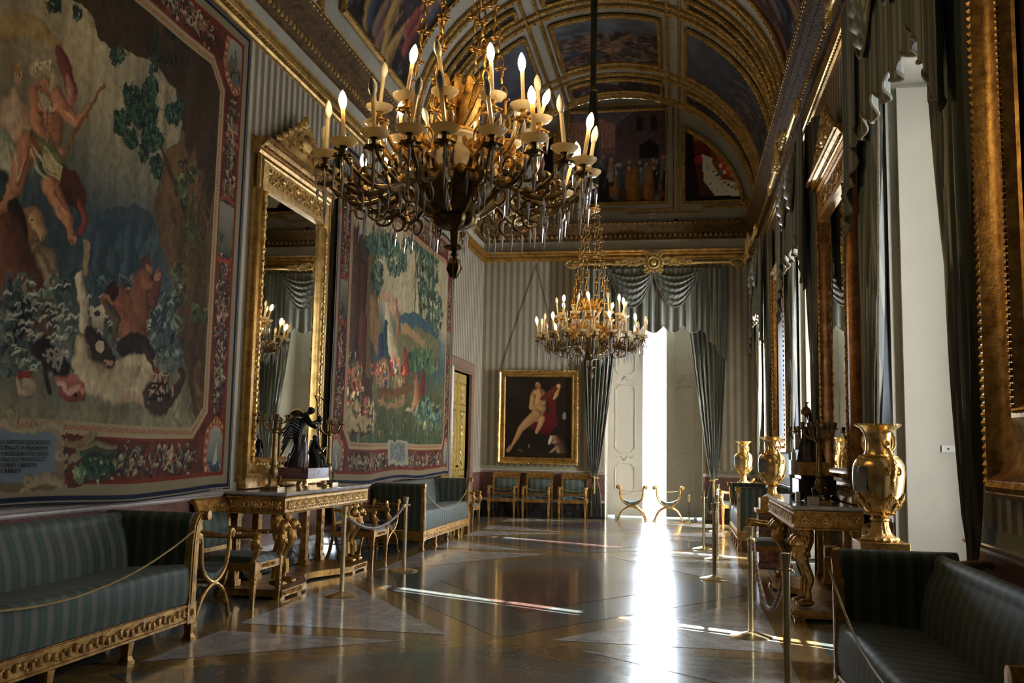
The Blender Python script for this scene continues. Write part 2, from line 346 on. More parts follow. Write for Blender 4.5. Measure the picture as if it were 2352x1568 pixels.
# ------------------------------------------------ pictures woven or painted on real surfaces, kept as mesh colours
RNG = np.random.RandomState(11)
def nnoise(U, V, sx, sy, seed):
    r = np.random.RandomState(seed); g = r.rand(64, 64)
    x = (U/sx) % 63; y = (V/sy) % 63; i = x.astype(int); j = y.astype(int); fx = x-i; fy = y-j
    fx = fx*fx*(3-2*fx); fy = fy*fy*(3-2*fy)
    return (g[j, i]*(1-fx)+g[j, i+1]*fx)*(1-fy)+(g[j+1, i]*(1-fx)+g[j+1, i+1]*fx)*fy
class Paint:
    def __init__(s, us, vs, T=None):
        s.us, s.vs = np.asarray(us, float), np.asarray(vs, float)
        s.U, s.V = np.meshgrid(s.us, s.vs); s.C = np.zeros(s.U.shape+(3,)); s.T = T or (lambda x, y: (x, y)); s.Uw, s.Vw = s.U, s.V
    def warp(s, a, k):                          # hand-drawn wobble of every outline
        s.Uw = s.U+a*(nnoise(s.U, s.V, k, k, 71)-.5)+a*.5*(nnoise(s.U, s.V, k*.35, k*.35, 72)-.5); s.Vw = s.V+a*(nnoise(s.U, s.V, k, k, 73)-.5)+a*.5*(nnoise(s.U, s.V, k*.35, k*.35, 74)-.5); return s
    def c(s, col): return np.array(rgb(*col)) if max(col) > 1 else np.array(col)
    def fill(s, col): s.C[:] = s.c(col); return s
    def vgrad(s, stops):                       # stops in v
        vs = [a for a, _ in stops]; cs = np.array([s.c(b) for _, b in stops])
        for k in range(3): s.C[..., k] = np.interp(s.V, vs, cs[:, k])
        return s
    def mul(s, n, lo, hi): s.C *= (lo+(hi-lo)*n)[..., None]; return s
    def mixn(s, n, col, a): w = np.clip(n*a, 0, 1)[..., None]; s.C[:] = s.C*(1-w)+s.c(col)*w; return s
    def sub(s, a, b, c, d):
        i0, i1 = np.searchsorted(s.us, [a, b]); j0, j1 = np.searchsorted(s.vs, [c, d])
        return slice(max(j0-1, 0), j1+1), slice(max(i0-1, 0), i1+1)
    def put(s, sl, m, col, a=1.0):
        if m.size == 0: return
        w = (m*a)[..., None]; s.C[sl] = s.C[sl]*(1-w)+(col if getattr(col, 'ndim', 1) == 3 else s.c(col))*w
    def poly(s, pts, col, a=1.0, raw=False, c2=None):
        P = np.array([p if raw else s.T(*p) for p in pts]); sl = s.sub(P[:, 0].min(), P[:, 0].max(), P[:, 1].min(), P[:, 1].max())
        U, V = s.Uw[sl], s.Vw[sl]
        if U.size == 0: return s
        m = np.zeros(U.shape, bool); n = len(P)
        for i in range(n):
            x0, y0 = P[i]; x1, y1 = P[(i+1) % n]
            if y0 == y1: continue
            c = ((y0 > V) != (y1 > V)) & (U < (x1-x0)*(V-y0)/(y1-y0)+x0); m ^= c
        if c2 is not None:                     # second tone down the shape
            t = np.clip((V-P[:, 1].min())/(np.ptp(P[:, 1])+1e-6), 0, 1)[..., None]; cc = s.c(c2)*(1-t)+s.c(col)*t
            s.put(sl, m.astype(float), cc, a)
        else: s.put(sl, m.astype(float), col, a)
        return s
    def ell(s, cx, cy, rx, ry, col, a=1.0, rot=0, raw=False, c2=None):
        return s.poly([(cx+rx*math.cos(t)*math.cos(rot)-ry*math.sin(t)*math.sin(rot), cy+rx*math.cos(t)*math.sin(rot)+ry*math.sin(t)*math.cos(rot)) for t in np.linspace(0, 2*PI, 20, False)], col, a, raw, c2)
    def stroke(s, pts, w, col, dark=None, a=1.0, raw=False, soft=.25):     # widths in metres
        P = [np.array(p if raw else s.T(*p), float) for p in pts]; n = len(P); W = w if isinstance(w, (list, tuple)) else [w]*n; wm = max(W)
        A = np.array(P); sl = s.sub(A[:, 0].min()-wm, A[:, 0].max()+wm, A[:, 1].min()-wm, A[:, 1].max()+wm); U, V = s.Uw[sl], s.Vw[sl]
        if U.size == 0: return s
        best = np.full(U.shape, 9.); side = np.zeros(U.shape)
        for i in range(n-1):
            d = P[i+1]-P[i]; L2 = max(d@d, 1e-9); t = np.clip(((U-P[i][0])*d[0]+(V-P[i][1])*d[1])/L2, 0, 1)
            dx = U-(P[i][0]+t*d[0]); dy = V-(P[i][1]+t*d[1]); q = np.hypot(dx, dy)/(W[i]+(W[i+1]-W[i])*t)
            b = q < best; best = np.where(b, q, best); side = np.where(b, (dx+dy*.5)/(W[i]+1e-6), side)
        m = np.clip((1-best)/soft, 0, 1)
        if dark is not None:
            k = np.clip(.42+.75*side+.35*(nnoise(U, V, .05, .05, 75)-.5), 0, 1)[..., None]*.75+.35*np.clip(best**3, 0, 1)[..., None]; k = np.clip(k, 0, 1); cc = s.c(col)*(1-k)+s.c(dark)*k; s.put(sl, m, cc, a)
        else: s.put(sl, m, col, a)
        return s
    def leaves(s, cx, cy, rx, ry, n, cols, r, raw=False, a=.9):
        for _ in range(n):
            t = RNG.rand()*2*PI; q = math.sqrt(RNG.rand()); x = cx+rx*q*math.cos(t); y = cy+ry*q*math.sin(t)
            u, v = (x, y) if raw else s.T(x, y); R = r*(.5+RNG.rand()); c = cols[RNG.randint(len(cols))]; k = .7+.75*RNG.rand()
            s.ell(u, v, R, R*.5, tuple(min(255, q*k) for q in c), a, RNG.rand()*3, raw=True)
            if RNG.rand() < .5: w = R*1.9*RNG.rand(); t = RNG.rand()*6.3; s.ell(u+w*math.cos(t), v+w*math.sin(t), R*.45, R*.2, tuple(min(255, q*k*1.25) for q in c), a, RNG.rand()*3, raw=True)
        return s
    def scatter(s, u0, u1, v0, v1, n, cols, r, asp=2.5, rot=None, a=.8):
        for _ in range(n):
            R = r*(.4+1.2*RNG.rand()); s.ell(u0+(u1-u0)*RNG.rand(), v0+(v1-v0)*RNG.rand(), R, R/asp, cols[RNG.randint(len(cols))], a, RNG.rand()*3.1 if rot is None else rot+RNG.randn()*.3, raw=True)
        return s
    def build(s, name, fn, mat, parent=None, thick=None, gain=1):
        s.C *= gain
        X = np.stack(fn(s.U, s.V), -1).reshape(-1, 3).astype(np.float32); nv, nu = s.U.shape
        i = np.arange(nu*nv).reshape(nv, nu); F = np.stack([i[:-1, :-1], i[:-1, 1:], i[1:, 1:], i[1:, :-1]], -1).reshape(-1, 4)
        me = bpy.data.meshes.new(name); me.vertices.add(len(X)); me.vertices.foreach_set('co', X.ravel())
        me.loops.add(F.size); me.loops.foreach_set('vertex_index', F.ravel().astype(np.int32))
        me.polygons.add(len(F)); me.polygons.foreach_set('loop_start', (np.arange(len(F))*4).astype(np.int32)); me.polygons.foreach_set('loop_total', np.full(len(F), 4, np.int32))
        me.polygons.foreach_set('use_smooth', np.ones(len(F), bool)); me.update(calc_edges=True)
        a = me.color_attributes.new('paint', 'FLOAT_COLOR', 'POINT')
        a.data.foreach_set('color', np.concatenate([np.clip(s.C, 0, 1), np.ones(s.U.shape+(1,))], -1).reshape(-1).astype(np.float32))
        me.materials.append(mat); o = bpy.data.objects.new(name, me); COL.objects.link(o)
        if parent is not None: o.parent = parent
        if thick:
            m = o.modifiers.new('thickness', 'SOLIDIFY'); m.thickness = thick; m.offset = 0
        return o
def ar(a, b, step): return np.linspace(a, b, max(2, int(abs(b-a)/step)+1))
# ------------------------------------------------ the room
ZD = 1.057; Z1 = 5.98; Z2 = 6.195; Z3 = 6.44; ZS = 7.05
def face(n, x, y, z):
    """n: wall name -> point at (along, out, up)"""
    return {'left': (XL+y, x, z), 'right': (XR-y, x, z), 'far': (x, YF-y, z), 'near': (x, YN+y, z)}[n]
def wallbox(b, n, a0, a1, o0, o1, z0, z1):
    p = [face(n, a0, o0, z0), face(n, a1, o1, z1)]
    b.box(min(p[0][0], p[1][0]), max(p[0][0], p[1][0]), min(p[0][1], p[1][1]), max(p[0][1], p[1][1]), z0, z1)
DOOR = (19.0, 20.72, 3.16)
FW = (-1.72, .50)                                    # opening in the far wall
segs = {'left': [(YN, DOOR[0]), (DOOR[1], YF)], 'far': [(XL, FW[0]), (FW[1], XR)], 'near': [(XL, XR)],
        'right': [(a, b) for a, b in zip([YN]+[w+WHW for w in WIN], [w-WHW for w in WIN]+[YF])]}
wt = {'left': .35, 'right': WALLT, 'far': 2.0, 'near': .3}
silk = {'left': WALLP_Y, 'right': WALLP_Y, 'far': WALLP_X, 'near': WALLP_X}
tn = 1
for n in ('left', 'right', 'far', 'near'):
    b = MB()
    for a0, a1 in segs[n]:
        b.m = 0; wallbox(b, n, a0, a1, -.02, 0, ZD, Z1)
        b.m = 1; wallbox(b, n, a0, a1, -wt[n], -.02, 0, ZS)
        if n in ('right', 'far'): pass
    if n == 'left': b.m = 0; wallbox(b, n, DOOR[0], DOOR[1], -.02, 0, DOOR[2], Z1); b.m = 1; wallbox(b, n, DOOR[0], DOOR[1], -.35, -.02, DOOR[2], ZS)
    if n == 'right':
        for w in WIN: b.m = 0; wallbox(b, n, w-WHW, w+WHW, -.02, 0, WTOP, Z1); b.m = 1; wallbox(b, n, w-WHW, w+WHW, -WALLT, -.02, WTOP, ZS)
    if n == 'far': b.m = 0; wallbox(b, n, FW[0], FW[1], -.02, 0, WTOP+.05, Z1); b.m = 1; wallbox(b, n, FW[0], FW[1], -2.0, -.02, WTOP+.05, ZS)
    b.m = 1
    L = (YN, YF) if n in ('left', 'right') else (XL, XR)
    wallbox(b, n, L[0], L[1], -.02, 0, Z1, ZS)
    struct(b.build('wall_'+n, [silk[n], PLAST], smooth=False))
    # dado, its cap and the base
    b = MB(); c = MB(); d = MB(); g = MB()
    for a0, a1 in segs[n]:
        if n == 'left' and a1 == DOOR[0]: a1 -= .28
        if n == 'left' and a0 == DOOR[1]: a0 += .28
        wallbox(b, n, a0, a1, 0, .018, .40, 1.0)
        wallbox(d, n, a0, a1, 0, .03, 0, .34)
        wallbox(g, n, a0, a1, 0, .012, ZD, ZD+.085)
        pr = [(0, .99), (.022, .99), (.03, 1.005), (.028, 1.022), (.055, 1.034), (.06, 1.05), (.05, ZD+.003), (0, ZD+.003)]
        e = {'left': (1, 0, 0), 'right': (-1, 0, 0), 'far': (0, -1, 0), 'near': (0, 1, 0)}[n]
        c.sweep(pr, face(n, a0, 0, 0), face(n, a1, 0, 0), e)
        c.sweep([(0, .34), (.045, .34), (.045, .36), (.03, .385), (.02, .40), (0, .40)], face(n, a0, 0, 0), face(n, a1, 0, 0), e)
    struct(b.build('trim_%d' % tn, DADO_R, smooth=False)); tn += 1
    struct(c.build('trim_%d' % tn, TRIM_W, angle=25)); tn += 1
    struct(g.build('trim_%d' % tn, GREENB, smooth=False)); tn += 1
    struct(d.build('baseboard_'+n, BASE_K, smooth=False))
# cornices: lower gilt rail, frieze, big carved cornice
def ring(name, prof, mat, angle=30):
    global tn
    b = MB(); e = {'left': (1, 0, 0), 'right': (-1, 0, 0), 'far': (0, -1, 0), 'near': (0, 1, 0)}
    for n in ('left', 'right', 'far', 'near'):
        L = (YN, YF) if n in ('left', 'right') else (XL, XR)
        b.sweep(prof, face(n, L[0], 0, 0), face(n, L[1], 0, 0), e[n])
    o = b.build('trim_%d' % tn, mat, angle=angle); tn += 1
    return struct(o)
ring('rail', [(0, Z1-.02), (.025, Z1-.02), (.03, Z1+.0), (.055, Z1+.02), (.06, Z1+.05), (.045, Z1+.06), (.045, Z1+.085), (.07, Z1+.10), (.085, Z1+.14), (.07, Z1+.16), (.075, Z1+.185), (.09, Z2), (0, Z2+.01)], GOLD)
b = MB()
for n, k in (('left', 1), ('far', 1), ('right', 1)):
    L = (4.5, YF) if n != 'far' else (XL, XR)
    b.beads(face(n, L[0], .052, Z1+.072), face(n, L[1], .052, Z1+.072), .085, .016, 1.6, 5, 3)
struct(b.build('trim_%d' % tn, GOLD)); tn += 1
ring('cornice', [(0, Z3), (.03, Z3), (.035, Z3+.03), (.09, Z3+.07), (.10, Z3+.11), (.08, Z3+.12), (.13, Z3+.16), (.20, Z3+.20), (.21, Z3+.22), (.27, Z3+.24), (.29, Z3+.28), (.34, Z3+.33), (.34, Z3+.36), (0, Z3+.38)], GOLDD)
ring('blocking', [(0, Z3+.36), (.05, Z3+.36), (.05, ZS), (0, ZS)], PLAST)
b = MB()
for n in ('left', 'far', 'right'):
    L = (5.5, YF-.1) if n != 'far' else (XL+.1, XR-.1); k = int((L[1]-L[0])/.115)
    for i in range(k):
        a = L[0]+(i+.5)*.115
        b.ell(face(n, a, .085, Z3+.085), (.04 if n == 'far' else .03, .03 if n == 'far' else .04, .042), 6, 4)
        b.ell(face(n, a, .325, Z3+.335), (.042 if n == 'far' else .02, .02 if n == 'far' else .042, .022), 5, 3)
struct(b.build('trim_%d' % tn, GOLDF)); tn += 1

# floor: the pattern of coloured marbles as measured
b = MB(); fm = [FL_Y, FL_W, FL_G, FL_R]
FX0, FX1, FXC = -3.76, .80, -1.48
b.m = 2; b.add([(XL-.02, YN, 0), (XR, YN, 0), (XR, YF, 0), (XL-.02, YF, 0)], [(0, 1, 2, 3)])
b.m = 0; b.add([(FX0-.28, YN+.6, .002), (FX1+.32, YN+.6, .002), (FX1+.32, 21.6, .002), (FX0-.28, 21.6, .002)], [(0, 1, 2, 3)])
nodes = [-2.76+.0, .74, 4.24, 7.74, 14.4, 17.92, 21.3]
for y0, y1 in zip(nodes[1:-1], nodes[2:]):
    yc = (y0+y1)/2; h = (y1-y0)/2; w = (FX1-FX0)/2; e = .15
    k = (h-e)/h
    b.m = 2; b.add([(FXC, y0+e, .004), (FX1, yc, .004), (FXC, y1-e, .004), (FX0, yc, .004)], [(0, 1, 2, 3)])
    b.m = 3; q = .58
    b.add([(FXC, yc-h*q, .006), (FXC+w*q, yc, .006), (FXC, yc+h*q, .006), (FXC-w*q, yc, .006)], [(0, 1, 2, 3)])
    tb = .17; db = .42 if h > 2.5 else .33
    for sx, X0 in ((1, FX1), (-1, FX0)):
        for sy, Y0 in ((1, y0), (-1, y1)):
            ya = Y0+sy*tb; yb = Y0+sy*(h-db-.05)
            xin = X0-sx*w*((yb-ya)*sy/(h))*1.0
            pts = [(X0, ya, .004), (X0, yb, .004), (xin, ya, .004)]
            if sx*sy < 0: pts = pts[::-1]
            b.m = 1; b.add(pts[::-1], [(0, 1, 2)])
struct(b.build('floor', fm, smooth=False))
b = MB(); b.box(XL-.4, XR+WALLT+.3, YN-.4, YF+2.2, -.2, -.005); struct(b.build('trim_%d' % tn, FL_G, smooth=False)); tn += 1
# niche floors and ceilings
b = MB()
for w in WIN: b.m = 0; b.box(XR, XR+WALLT, w-WHW, w+WHW, -.01, .0)
b.m = 0; b.box(FW[0], FW[1], YF, YF+2.0, -.01, 0)
struct(b.build('trim_%d' % tn, [FL_G], smooth=False)); tn += 1

# vault
VA, VB, VC = (XR-XL)/2-.04, 2.85, XC
def vault(a, y, off=0): return (VC+(VA-off)*math.sin(a), y, ZS+(VB-off)*math.cos(a))
b = MB(); b.grid(lambda u, v: vault(PI/2-PI*u, YN+(YF-YN)*v), 48, 20)
struct(b.build('ceiling', PLASTD))
b = MB(); k = 24
b.add([vault(PI/2-PI*i/k, YF-.001) for i in range(k+1)]+[(XL+.04, YF-.001, ZS-.2), (XR-.04, YF-.001, ZS-.2)], [tuple([k+1]+list(range(k, -1, -1))+[k+2])][::1])
struct(b.build('trim_%d' % tn, PLAST, smooth=False)); tn += 1
b = MB(); b.add([vault(PI/2-PI*i/k, YN+.001) for i in range(k+1)], [tuple(range(k+1))]); struct(b.build('trim_%d' % tn, PLAST, smooth=False)); tn += 1
b = MB(); b.box(XL-.1, XR+.1, YF+.003, YF+.25, ZS-.3, ZS+3.3); b.box(XL-.1, XR+.1, YN-.25, YN-.003, ZS-.3, ZS+3.3); struct(b.build('trim_%d' % tn, PLAST, smooth=False)); tn += 1
# ribs: gilt mouldings across and along the vault
def vt(b, a0, a1, y, off, r, n=22): b.tube([vault(a0+(a1-a0)*i/n, y, off) for i in range(n+1)], r, 5)
rb = MB(); R = math.radians
for y in (21.78, 21.62, 20.42, 20.06, 17.12, 16.86, 16.02, 15.62, 15.42, 11.1, 10.7, 6.6, 6.2):
    vt(rb, -PI/2, PI/2, y, .03, .045)
    for i in range(70): rb.ell(vault(-PI/2+PI*(i+.5)/70, y, .075), .022, 5, 3)
for s in (-1, 1):
    for a in (22.3, 27.0):
        rb.tube([vault(s*R(a), 5.0, .03), vault(s*R(a), YF, .03)], .04, 5)
        rb.beads(vault(s*R(a), 11, .07), vault(s*R(a), YF, .07), .09, .02, 1.3)
    rb.tube([vault(s*R(88.5), 5.0, .03), vault(s*R(88.5), YF, .03)], .03, 5)
struct(rb.build('trim_%d' % tn, GOLDF)); tn += 1
def battle(P, u0, u1, v0, v1, sky=.4, pal=None, n=260, s=.16):
    w = np.clip((P.V-v0)/(v1-v0), 0, 1)
    P.vgrad([(v0, (52, 40, 34)), (v0+(v1-v0)*(1-sky), (66, 52, 48)), (v0+(v1-v0)*(1-sky*.6), (78, 84, 96)), (v1, (92, 94, 100))])
    P.mul(nnoise(P.U, P.V, .5, .25, 5), .6, 1.35)
    pal = pal or [(96, 70, 54), (60, 40, 34), (40, 52, 74), (130, 100, 80), (28, 24, 24), (84, 44, 40), (110, 100, 90), (36, 32, 30), (72, 60, 40)]
    P.scatter(u0, u1, v0, v0+(v1-v0)*(1-sky*.8), n, pal, s, 2.6, a=.75)
    P.scatter(u0, u1, v0, v0+(v1-v0)*(1-sky), n, pal, s*.45, 3, a=.8)
    P.mul(nnoise(P.U, P.V, .12, .08, 9), .7, 1.25)
    return P
FR = []
def fresco(a0, a1, y0, y1, label, fn, st=.05, flip=False, grp=None):
    """curved panel: u across (arc), v along the room; the picture's top is at small |angle| """
    r = 3.0; us = ar(0, abs(a1-a0)*r, st); vs = ar(0, y1-y0, st)
    P = Paint(us, vs); fn(P, us[-1], vs[-1])
    def f(U, V):
        A = a0+(a1-a0)*U/us[-1]; return VC+(VA-.05)*np.sin(A), y0+V, ZS+(VB-.05)*np.cos(A)
    t = thing('ceiling_fresco', label, 'ceiling painting', vault((a0+a1)/2, (y0+y1)/2), group=grp)
    o = P.build('fresco', lambda U, V: tuple(np.asarray(q)-t.location[i] for i, q in enumerate(f(U, V))), FRESM, t, gain=2.0)
    b = MB(); L = Vector(t.location)
    for off, rr in ((.06, .05), ):
        for a in (a0, a1): b.tube([Vector(vault(a, y0, off))-L, Vector(vault(a, y1, off))-L], rr, 6)
        for y in (y0, y1): b.tube([Vector(vault(a0+(a1-a0)*i/16, y, off))-L for i in range(17)], rr, 6)
    nb = int((y1-y0)/.11)
    for a in (a0, a1):
        for i in range(nb): b.ell(Vector(vault(a, y0+(i+.5)*(y1-y0)/nb, .10))-L, .03, 5, 3)
    nb = int(abs(a1-a0)*3/.11)
    for y in (y0, y1):
        for i in range(nb): b.ell(Vector(vault(a0+(a1-a0)*(i+.5)/nb, y, .10))-L, .03, 5, 3)
    b.build('gilt_frame', GOLDF, t)
    return t
def rot90(P, w, h, fn, top_u=True, top_hi=True):
    """paint fn in a frame whose up axis runs along u"""
    U, V, us, vs, T = P.U, P.V, P.us, P.vs, P.T
    Q = Paint(vs, us); fn(Q, vs[-1], us[-1]); C = Q.C.transpose(1, 0, 2)
    P.C[:] = C if top_hi else C[:, ::-1]
A1 = R(19.5)
fresco(-A1, A1, 17.5, 19.75, 'battle fresco in the middle of the vault nearest the end wall', lambda P, w, h: (battle(P, 0, w, 0, h, .45), P.C.__setitem__(slice(None), P.C[::-1])) and None)
fresco(-A1, A1, 20.68, 21.38, 'narrow dark fresco strip with scrolls between the battle scene and the end wall', lambda P, w, h: (P.fill((40, 36, 36)), P.scatter(0, w, .1, h-.1, 26, [(110, 96, 84), (70, 58, 46), (36, 40, 60), (90, 52, 40)], .14, 3)))
fresco(-A1, A1, 16.3, 16.6, 'thin dark fresco strip across the crown of the vault', lambda P, w, h: P.fill((34, 32, 34)))
fresco(-A1, A1, 11.6, 15.1, 'large dark fresco at the crown of the vault above the near chandelier', lambda P, w, h: battle(P, 0, w, 0, h, .5))
darkp = [(58, 62, 74), (44, 44, 52), (90, 60, 54), (70, 74, 84), (26, 26, 30), (100, 90, 84), (56, 40, 36), (120, 100, 92)]
for s, side in ((1, 'right'), (-1, 'left')):
    def dark(P, w, h, s=s):
        def q(Q, W_, H_):
            Q.vgrad([(0, (34, 28, 30)), (H_*.5, (50, 50, 60)), (H_, (74, 78, 90))]); Q.mul(nnoise(Q.U, Q.V, .4, .3, 3), .55, 1.4)
            Q.scatter(0, W_, 0, H_*.6, 150, darkp, .16, 3.5, rot=.9, a=.6); Q.scatter(0, W_, 0, H_*.55, 120, darkp, .06, 3, a=.7)
        rot90(P, w, h, q, top_hi=False)
    fresco(s*R(30), s*R(84), 17.5, 19.75, 'stormy blue-grey fresco on the %s haunch of the vault next to the end wall' % side, dark)
    fresco(s*R(30), s*R(84), 20.68, 21.38, 'narrow arched strip of fresco on the %s side against the end wall' % side, lambda P, w, h: (P.fill((34, 32, 34)), P.scatter(0, w, .1, h-.1, 40, darkp, .12, 3)))
    fresco(s*R(30), s*R(84), 16.3, 16.6, 'thin dark fresco strip on the %s haunch of the vault' % side, lambda P, w, h: P.fill((30, 28, 28)))
    def crowd(P, w, h, s=s):
        def q(Q, W_, H_):
            Q.vgrad([(0, (30, 24, 22)), (H_*.6, (44, 36, 36)), (H_, (60, 62, 74))]); Q.mul(nnoise(Q.U, Q.V, .5, .5, 8), .5, 1.3)
            for i in range(26):
                x = RNG.rand()*W_; y = RNG.rand()*H_*.55; c = [(120, 56, 50), (150, 120, 70), (56, 70, 90), (110, 90, 80), (20, 20, 24), (90, 100, 104), (70, 40, 36)][RNG.randint(7)]
                l = .5+RNG.rand()*.5; k = (RNG.rand()-.5)*.5
                Q.stroke([(x, y), (x+k*.4, y+l*.5), (x+k, y+l)], [.16, .13, .05], c, tuple(v//3 for v in c), raw=True)
                Q.ell(x+k, y+l+.1, .055, .07, (150, 112, 88), raw=True, c2=(70, 48, 40)); Q.stroke([(x+k, y+l-.05), (x+k+.25*(RNG.rand()-.3), y+l-.3), (x+k+.3*(RNG.rand()), y+l-.1)], .03, (140, 104, 82), (60, 40, 34), raw=True)
            Q.scatter(0, W_, 0, H_*.7, 160, darkp, .07, 4, a=.5)
        rot90(P, w, h, q, top_hi=False)
    fresco(s*R(32), s*R(82), 11.75, 14.75, 'large fresco of dark draped figures on the %s haunch beside the hanging rod' % side, crowd)
    fresco(s*R(32), s*R(82), 7.2, 10.35, 'dark figure fresco on the %s haunch nearest the camera' % side, crowd)
    # white scroll caps at the springing
    b = MB()
    for y in (15.0, 15.22, 16.9, 20.2): b.sweep([(0, 0), (.07, 0), (.07, .34), (.03, .4), (0, .4)], (VC+s*(VA-.02), y-.09, ZS-.05), (VC+s*(VA-.02), y+.09, ZS-.05), (-s, 0, 0))
    struct(b.build('trim_%d' % tn, PLAST, smooth=False)); tn += 1

# pictures on the end lunette
def lun(name, label, poly, fn, x0, x1, z0, z1, st=.022):
    t = thing('lunette_painting', label, 'ceiling painting', ((x0+x1)/2, YF-.03, z0)); L = Vector(t.location)
    P = Paint(ar(x0, x1, st), ar(z0, z1, st)); fn(P)
    inside = None
    def f(U, V):
        if poly is None: return U-L.x, np.full(U.shape, YF-.03)-L.y, V-L.z
        zt = poly(U); return U-L.x, np.full(U.shape, YF-.03)-L.y, np.minimum(V, zt)-L.z
    P.build('painted_panel', f, FRESM, t, gain=2.1)
    b = MB()
    if poly is None: path = [(x0, z0), (x1, z0), (x1, z1), (x0, z1)]
    else:
        xs = np.linspace(x0, x1, 14); path = [(x0, z0), (x1, z0)]+[(x, min(z1, float(poly(np.array([x]))[0]))) for x in xs[::-1]]
    P3 = [Vector((x, YF-.045, z))-L for x, z in path]
    b.tube(P3, .055, 6, closed=True)
    for i in range(len(P3)):
        p, q = P3[i], P3[(i+1) % len(P3)]; k = max(1, int((q-p).length/.1))
        for j in range(k): b.ell(p.lerp(q, (j+.5)/k)+Vector((0, -.045, 0)), .03, 5, 3)
    b.build('gilt_frame', GOLDF, t); return t
def crowdpic(P):
    T = lambda x, z: (x, z)
    P.vgrad([(7.2, (50, 38, 30)), (8.2, (60, 48, 44)), (8.9, (120, 92, 84)), (9.7, (86, 92, 108))]); P.mul(nnoise(P.U, P.V, .3, .2, 2), .7, 1.25)
    P.poly([(-2.6, 8.6), (-1.55, 8.7), (-1.55, 9.25), (-1.9, 9.4), (-2.6, 9.3)], (138, 104, 92), raw=True)
    for i in range(12): P.stroke([(-2.5+i*.09, 8.6), (-2.5+i*.09, 9.1)], .012, (92, 66, 60), raw=True)
    P.poly([(-1.5, 8.4), (-.35, 8.4), (-.35, 9.6), (-.9, 9.62), (-1.15, 9.5), (-1.5, 9.25)], (74, 58, 60), raw=True)
    for x in (-.95, -.62): P.poly([(x-.07, 9.05), (x+.07, 9.05), (x+.07, 9.38), (x, 9.43), (x-.07, 9.38)], (36, 28, 32), raw=True)
    P.poly([(-.95, 8.4), (-.5, 8.4), (-.5, 8.7), (-.72, 8.86), (-.95, 8.7)], (26, 20, 22), raw=True)
    for i in range(34):
        x = -1.9+1.55*RNG.rand(); y = 7.75+.65*RNG.rand(); c = [(130, 110, 96), (96, 56, 40), (60, 66, 74), (120, 84, 44), (34, 28, 28), (90, 92, 98)][RNG.randint(6)]
        P.stroke([(x, y-.4), (x, y)], [.09, .06], c, tuple(v//3 for v in c), raw=True); P.ell(x, y+.07, .035, .05, [(140, 104, 84), (110, 116, 120)][RNG.randint(2)], raw=True)
    P.stroke([(-2.05, 7.5), (-1.95, 8.0), (-2.0, 8.25)], [.28, .24, .1], (34, 30, 32), (14, 12, 14), raw=True)
    P.stroke([(-1.05, 7.5), (-1.05, 8.15)], [.2, .1], (120, 80, 36), (50, 30, 18), raw=True); P.stroke([(-.72, 7.5), (-.72, 8.15)], [.17, .08], (130, 84, 40), (60, 34, 20), raw=True)
    P.stroke([(-2.2, 8.3), (-2.0, 8.75)], .015, (80, 60, 44), raw=True); P.mul(nnoise(P.U, P.V, .06, .06, 4), .75, 1.2)
lun('c', 'painting of a crowd before a building in the centre of the end lunette', None, crowdpic, -2.62, -.33, 7.32, 9.58)
def arms(sgn):
    c0 = XC+sgn*2.28
    def f(P):
        P.fill((22, 16, 18))
        X = lambda x: c0+sgn*x
        P.poly([(X(-.55), 8.95), (X(-.2), 9.15), (X(.25), 8.85), (X(.75), 8.0), (X(.85), 7.45), (X(-.4), 7.45), (X(-.5), 8.2)], (96, 42, 34), raw=True, c2=(62, 28, 24))
        P.poly([(X(-.35), 8.45), (X(.0), 8.3), (X(.55), 8.25), (X(.82), 7.6), (X(.6), 7.42), (X(-.05), 7.45), (X(-.3), 7.8)], (214, 202, 170), raw=True)
        for i in range(60):
            x = -.35+1.1*RNG.rand(); y = 7.5+.75*RNG.rand(); P.stroke([(X(x), y), (X(x)+.01, y-.03)], .008, (60, 50, 40), raw=True)
        P.poly([(X(-.15), 8.75), (X(.1), 8.8), (X(.6), 8.3), (X(.72), 7.9), (X(.5), 7.72), (X(.1), 7.85), (X(-.1), 8.2)], (110, 60, 34), raw=True)
        P.poly([(X(.0), 8.45), (X(.35), 8.5), (X(.6), 8.1), (X(.62), 7.9), (X(.45), 7.8), (X(.1), 8.0)], (190, 60, 44), raw=True)
        for i in range(6):
            for j in range(4):
                P.ell(X(.08+i*.09), 8.42-j*.13-i*.03, .036, .05, [(214, 208, 196), (60, 110, 140), (190, 50, 40), (190, 150, 60), (230, 224, 210)][(i*3+j*2) % 5], raw=True)
        for i in range(11):
            t = i/10; P.ell(X(-.08+.85*t), 8.02-.42*math.sin(t*2.2)-.0, .04, .03, [(150, 100, 50), (40, 60, 110)][i % 3 == 1], raw=True)
        P.stroke([(X(-.45), 8.85), (X(-.1), 9.02), (X(.05), 8.85)], [.1, .13, .07], (170, 96, 50), (90, 44, 30), raw=True)
        P.ell(X(-.42), 8.32, .1, .1, (150, 44, 40), raw=True); P.mul(nnoise(P.U, P.V, .05, .05, 4), .8, 1.15)
    return f
for s, side in ((1, 'right'), (-1, 'left')):
    arc = lambda U: ZS-.12+(VB-.32)*np.sqrt(np.clip(1-((U-XC)/(VA-.26))**2, 0, 1))
    x0, x1 = (XC+1.52, XC+2.98) if s > 0 else (XC-2.98, XC-1.52)
    lun('a', 'painted coat of arms on ermine mantle, %s corner of the end lunette' % side, arc, arms(s), x0, x1, 7.30, 9.3)
b = MB()
for x0, x1, z0, z1 in ((-2.78, -.17, 7.17, 9.73),): b.tube([(x0, YF-.02, z0), (x1, YF-.02, z0), (x1, YF-.02, z1), (x0, YF-.02, z1)], .03, 5, True)
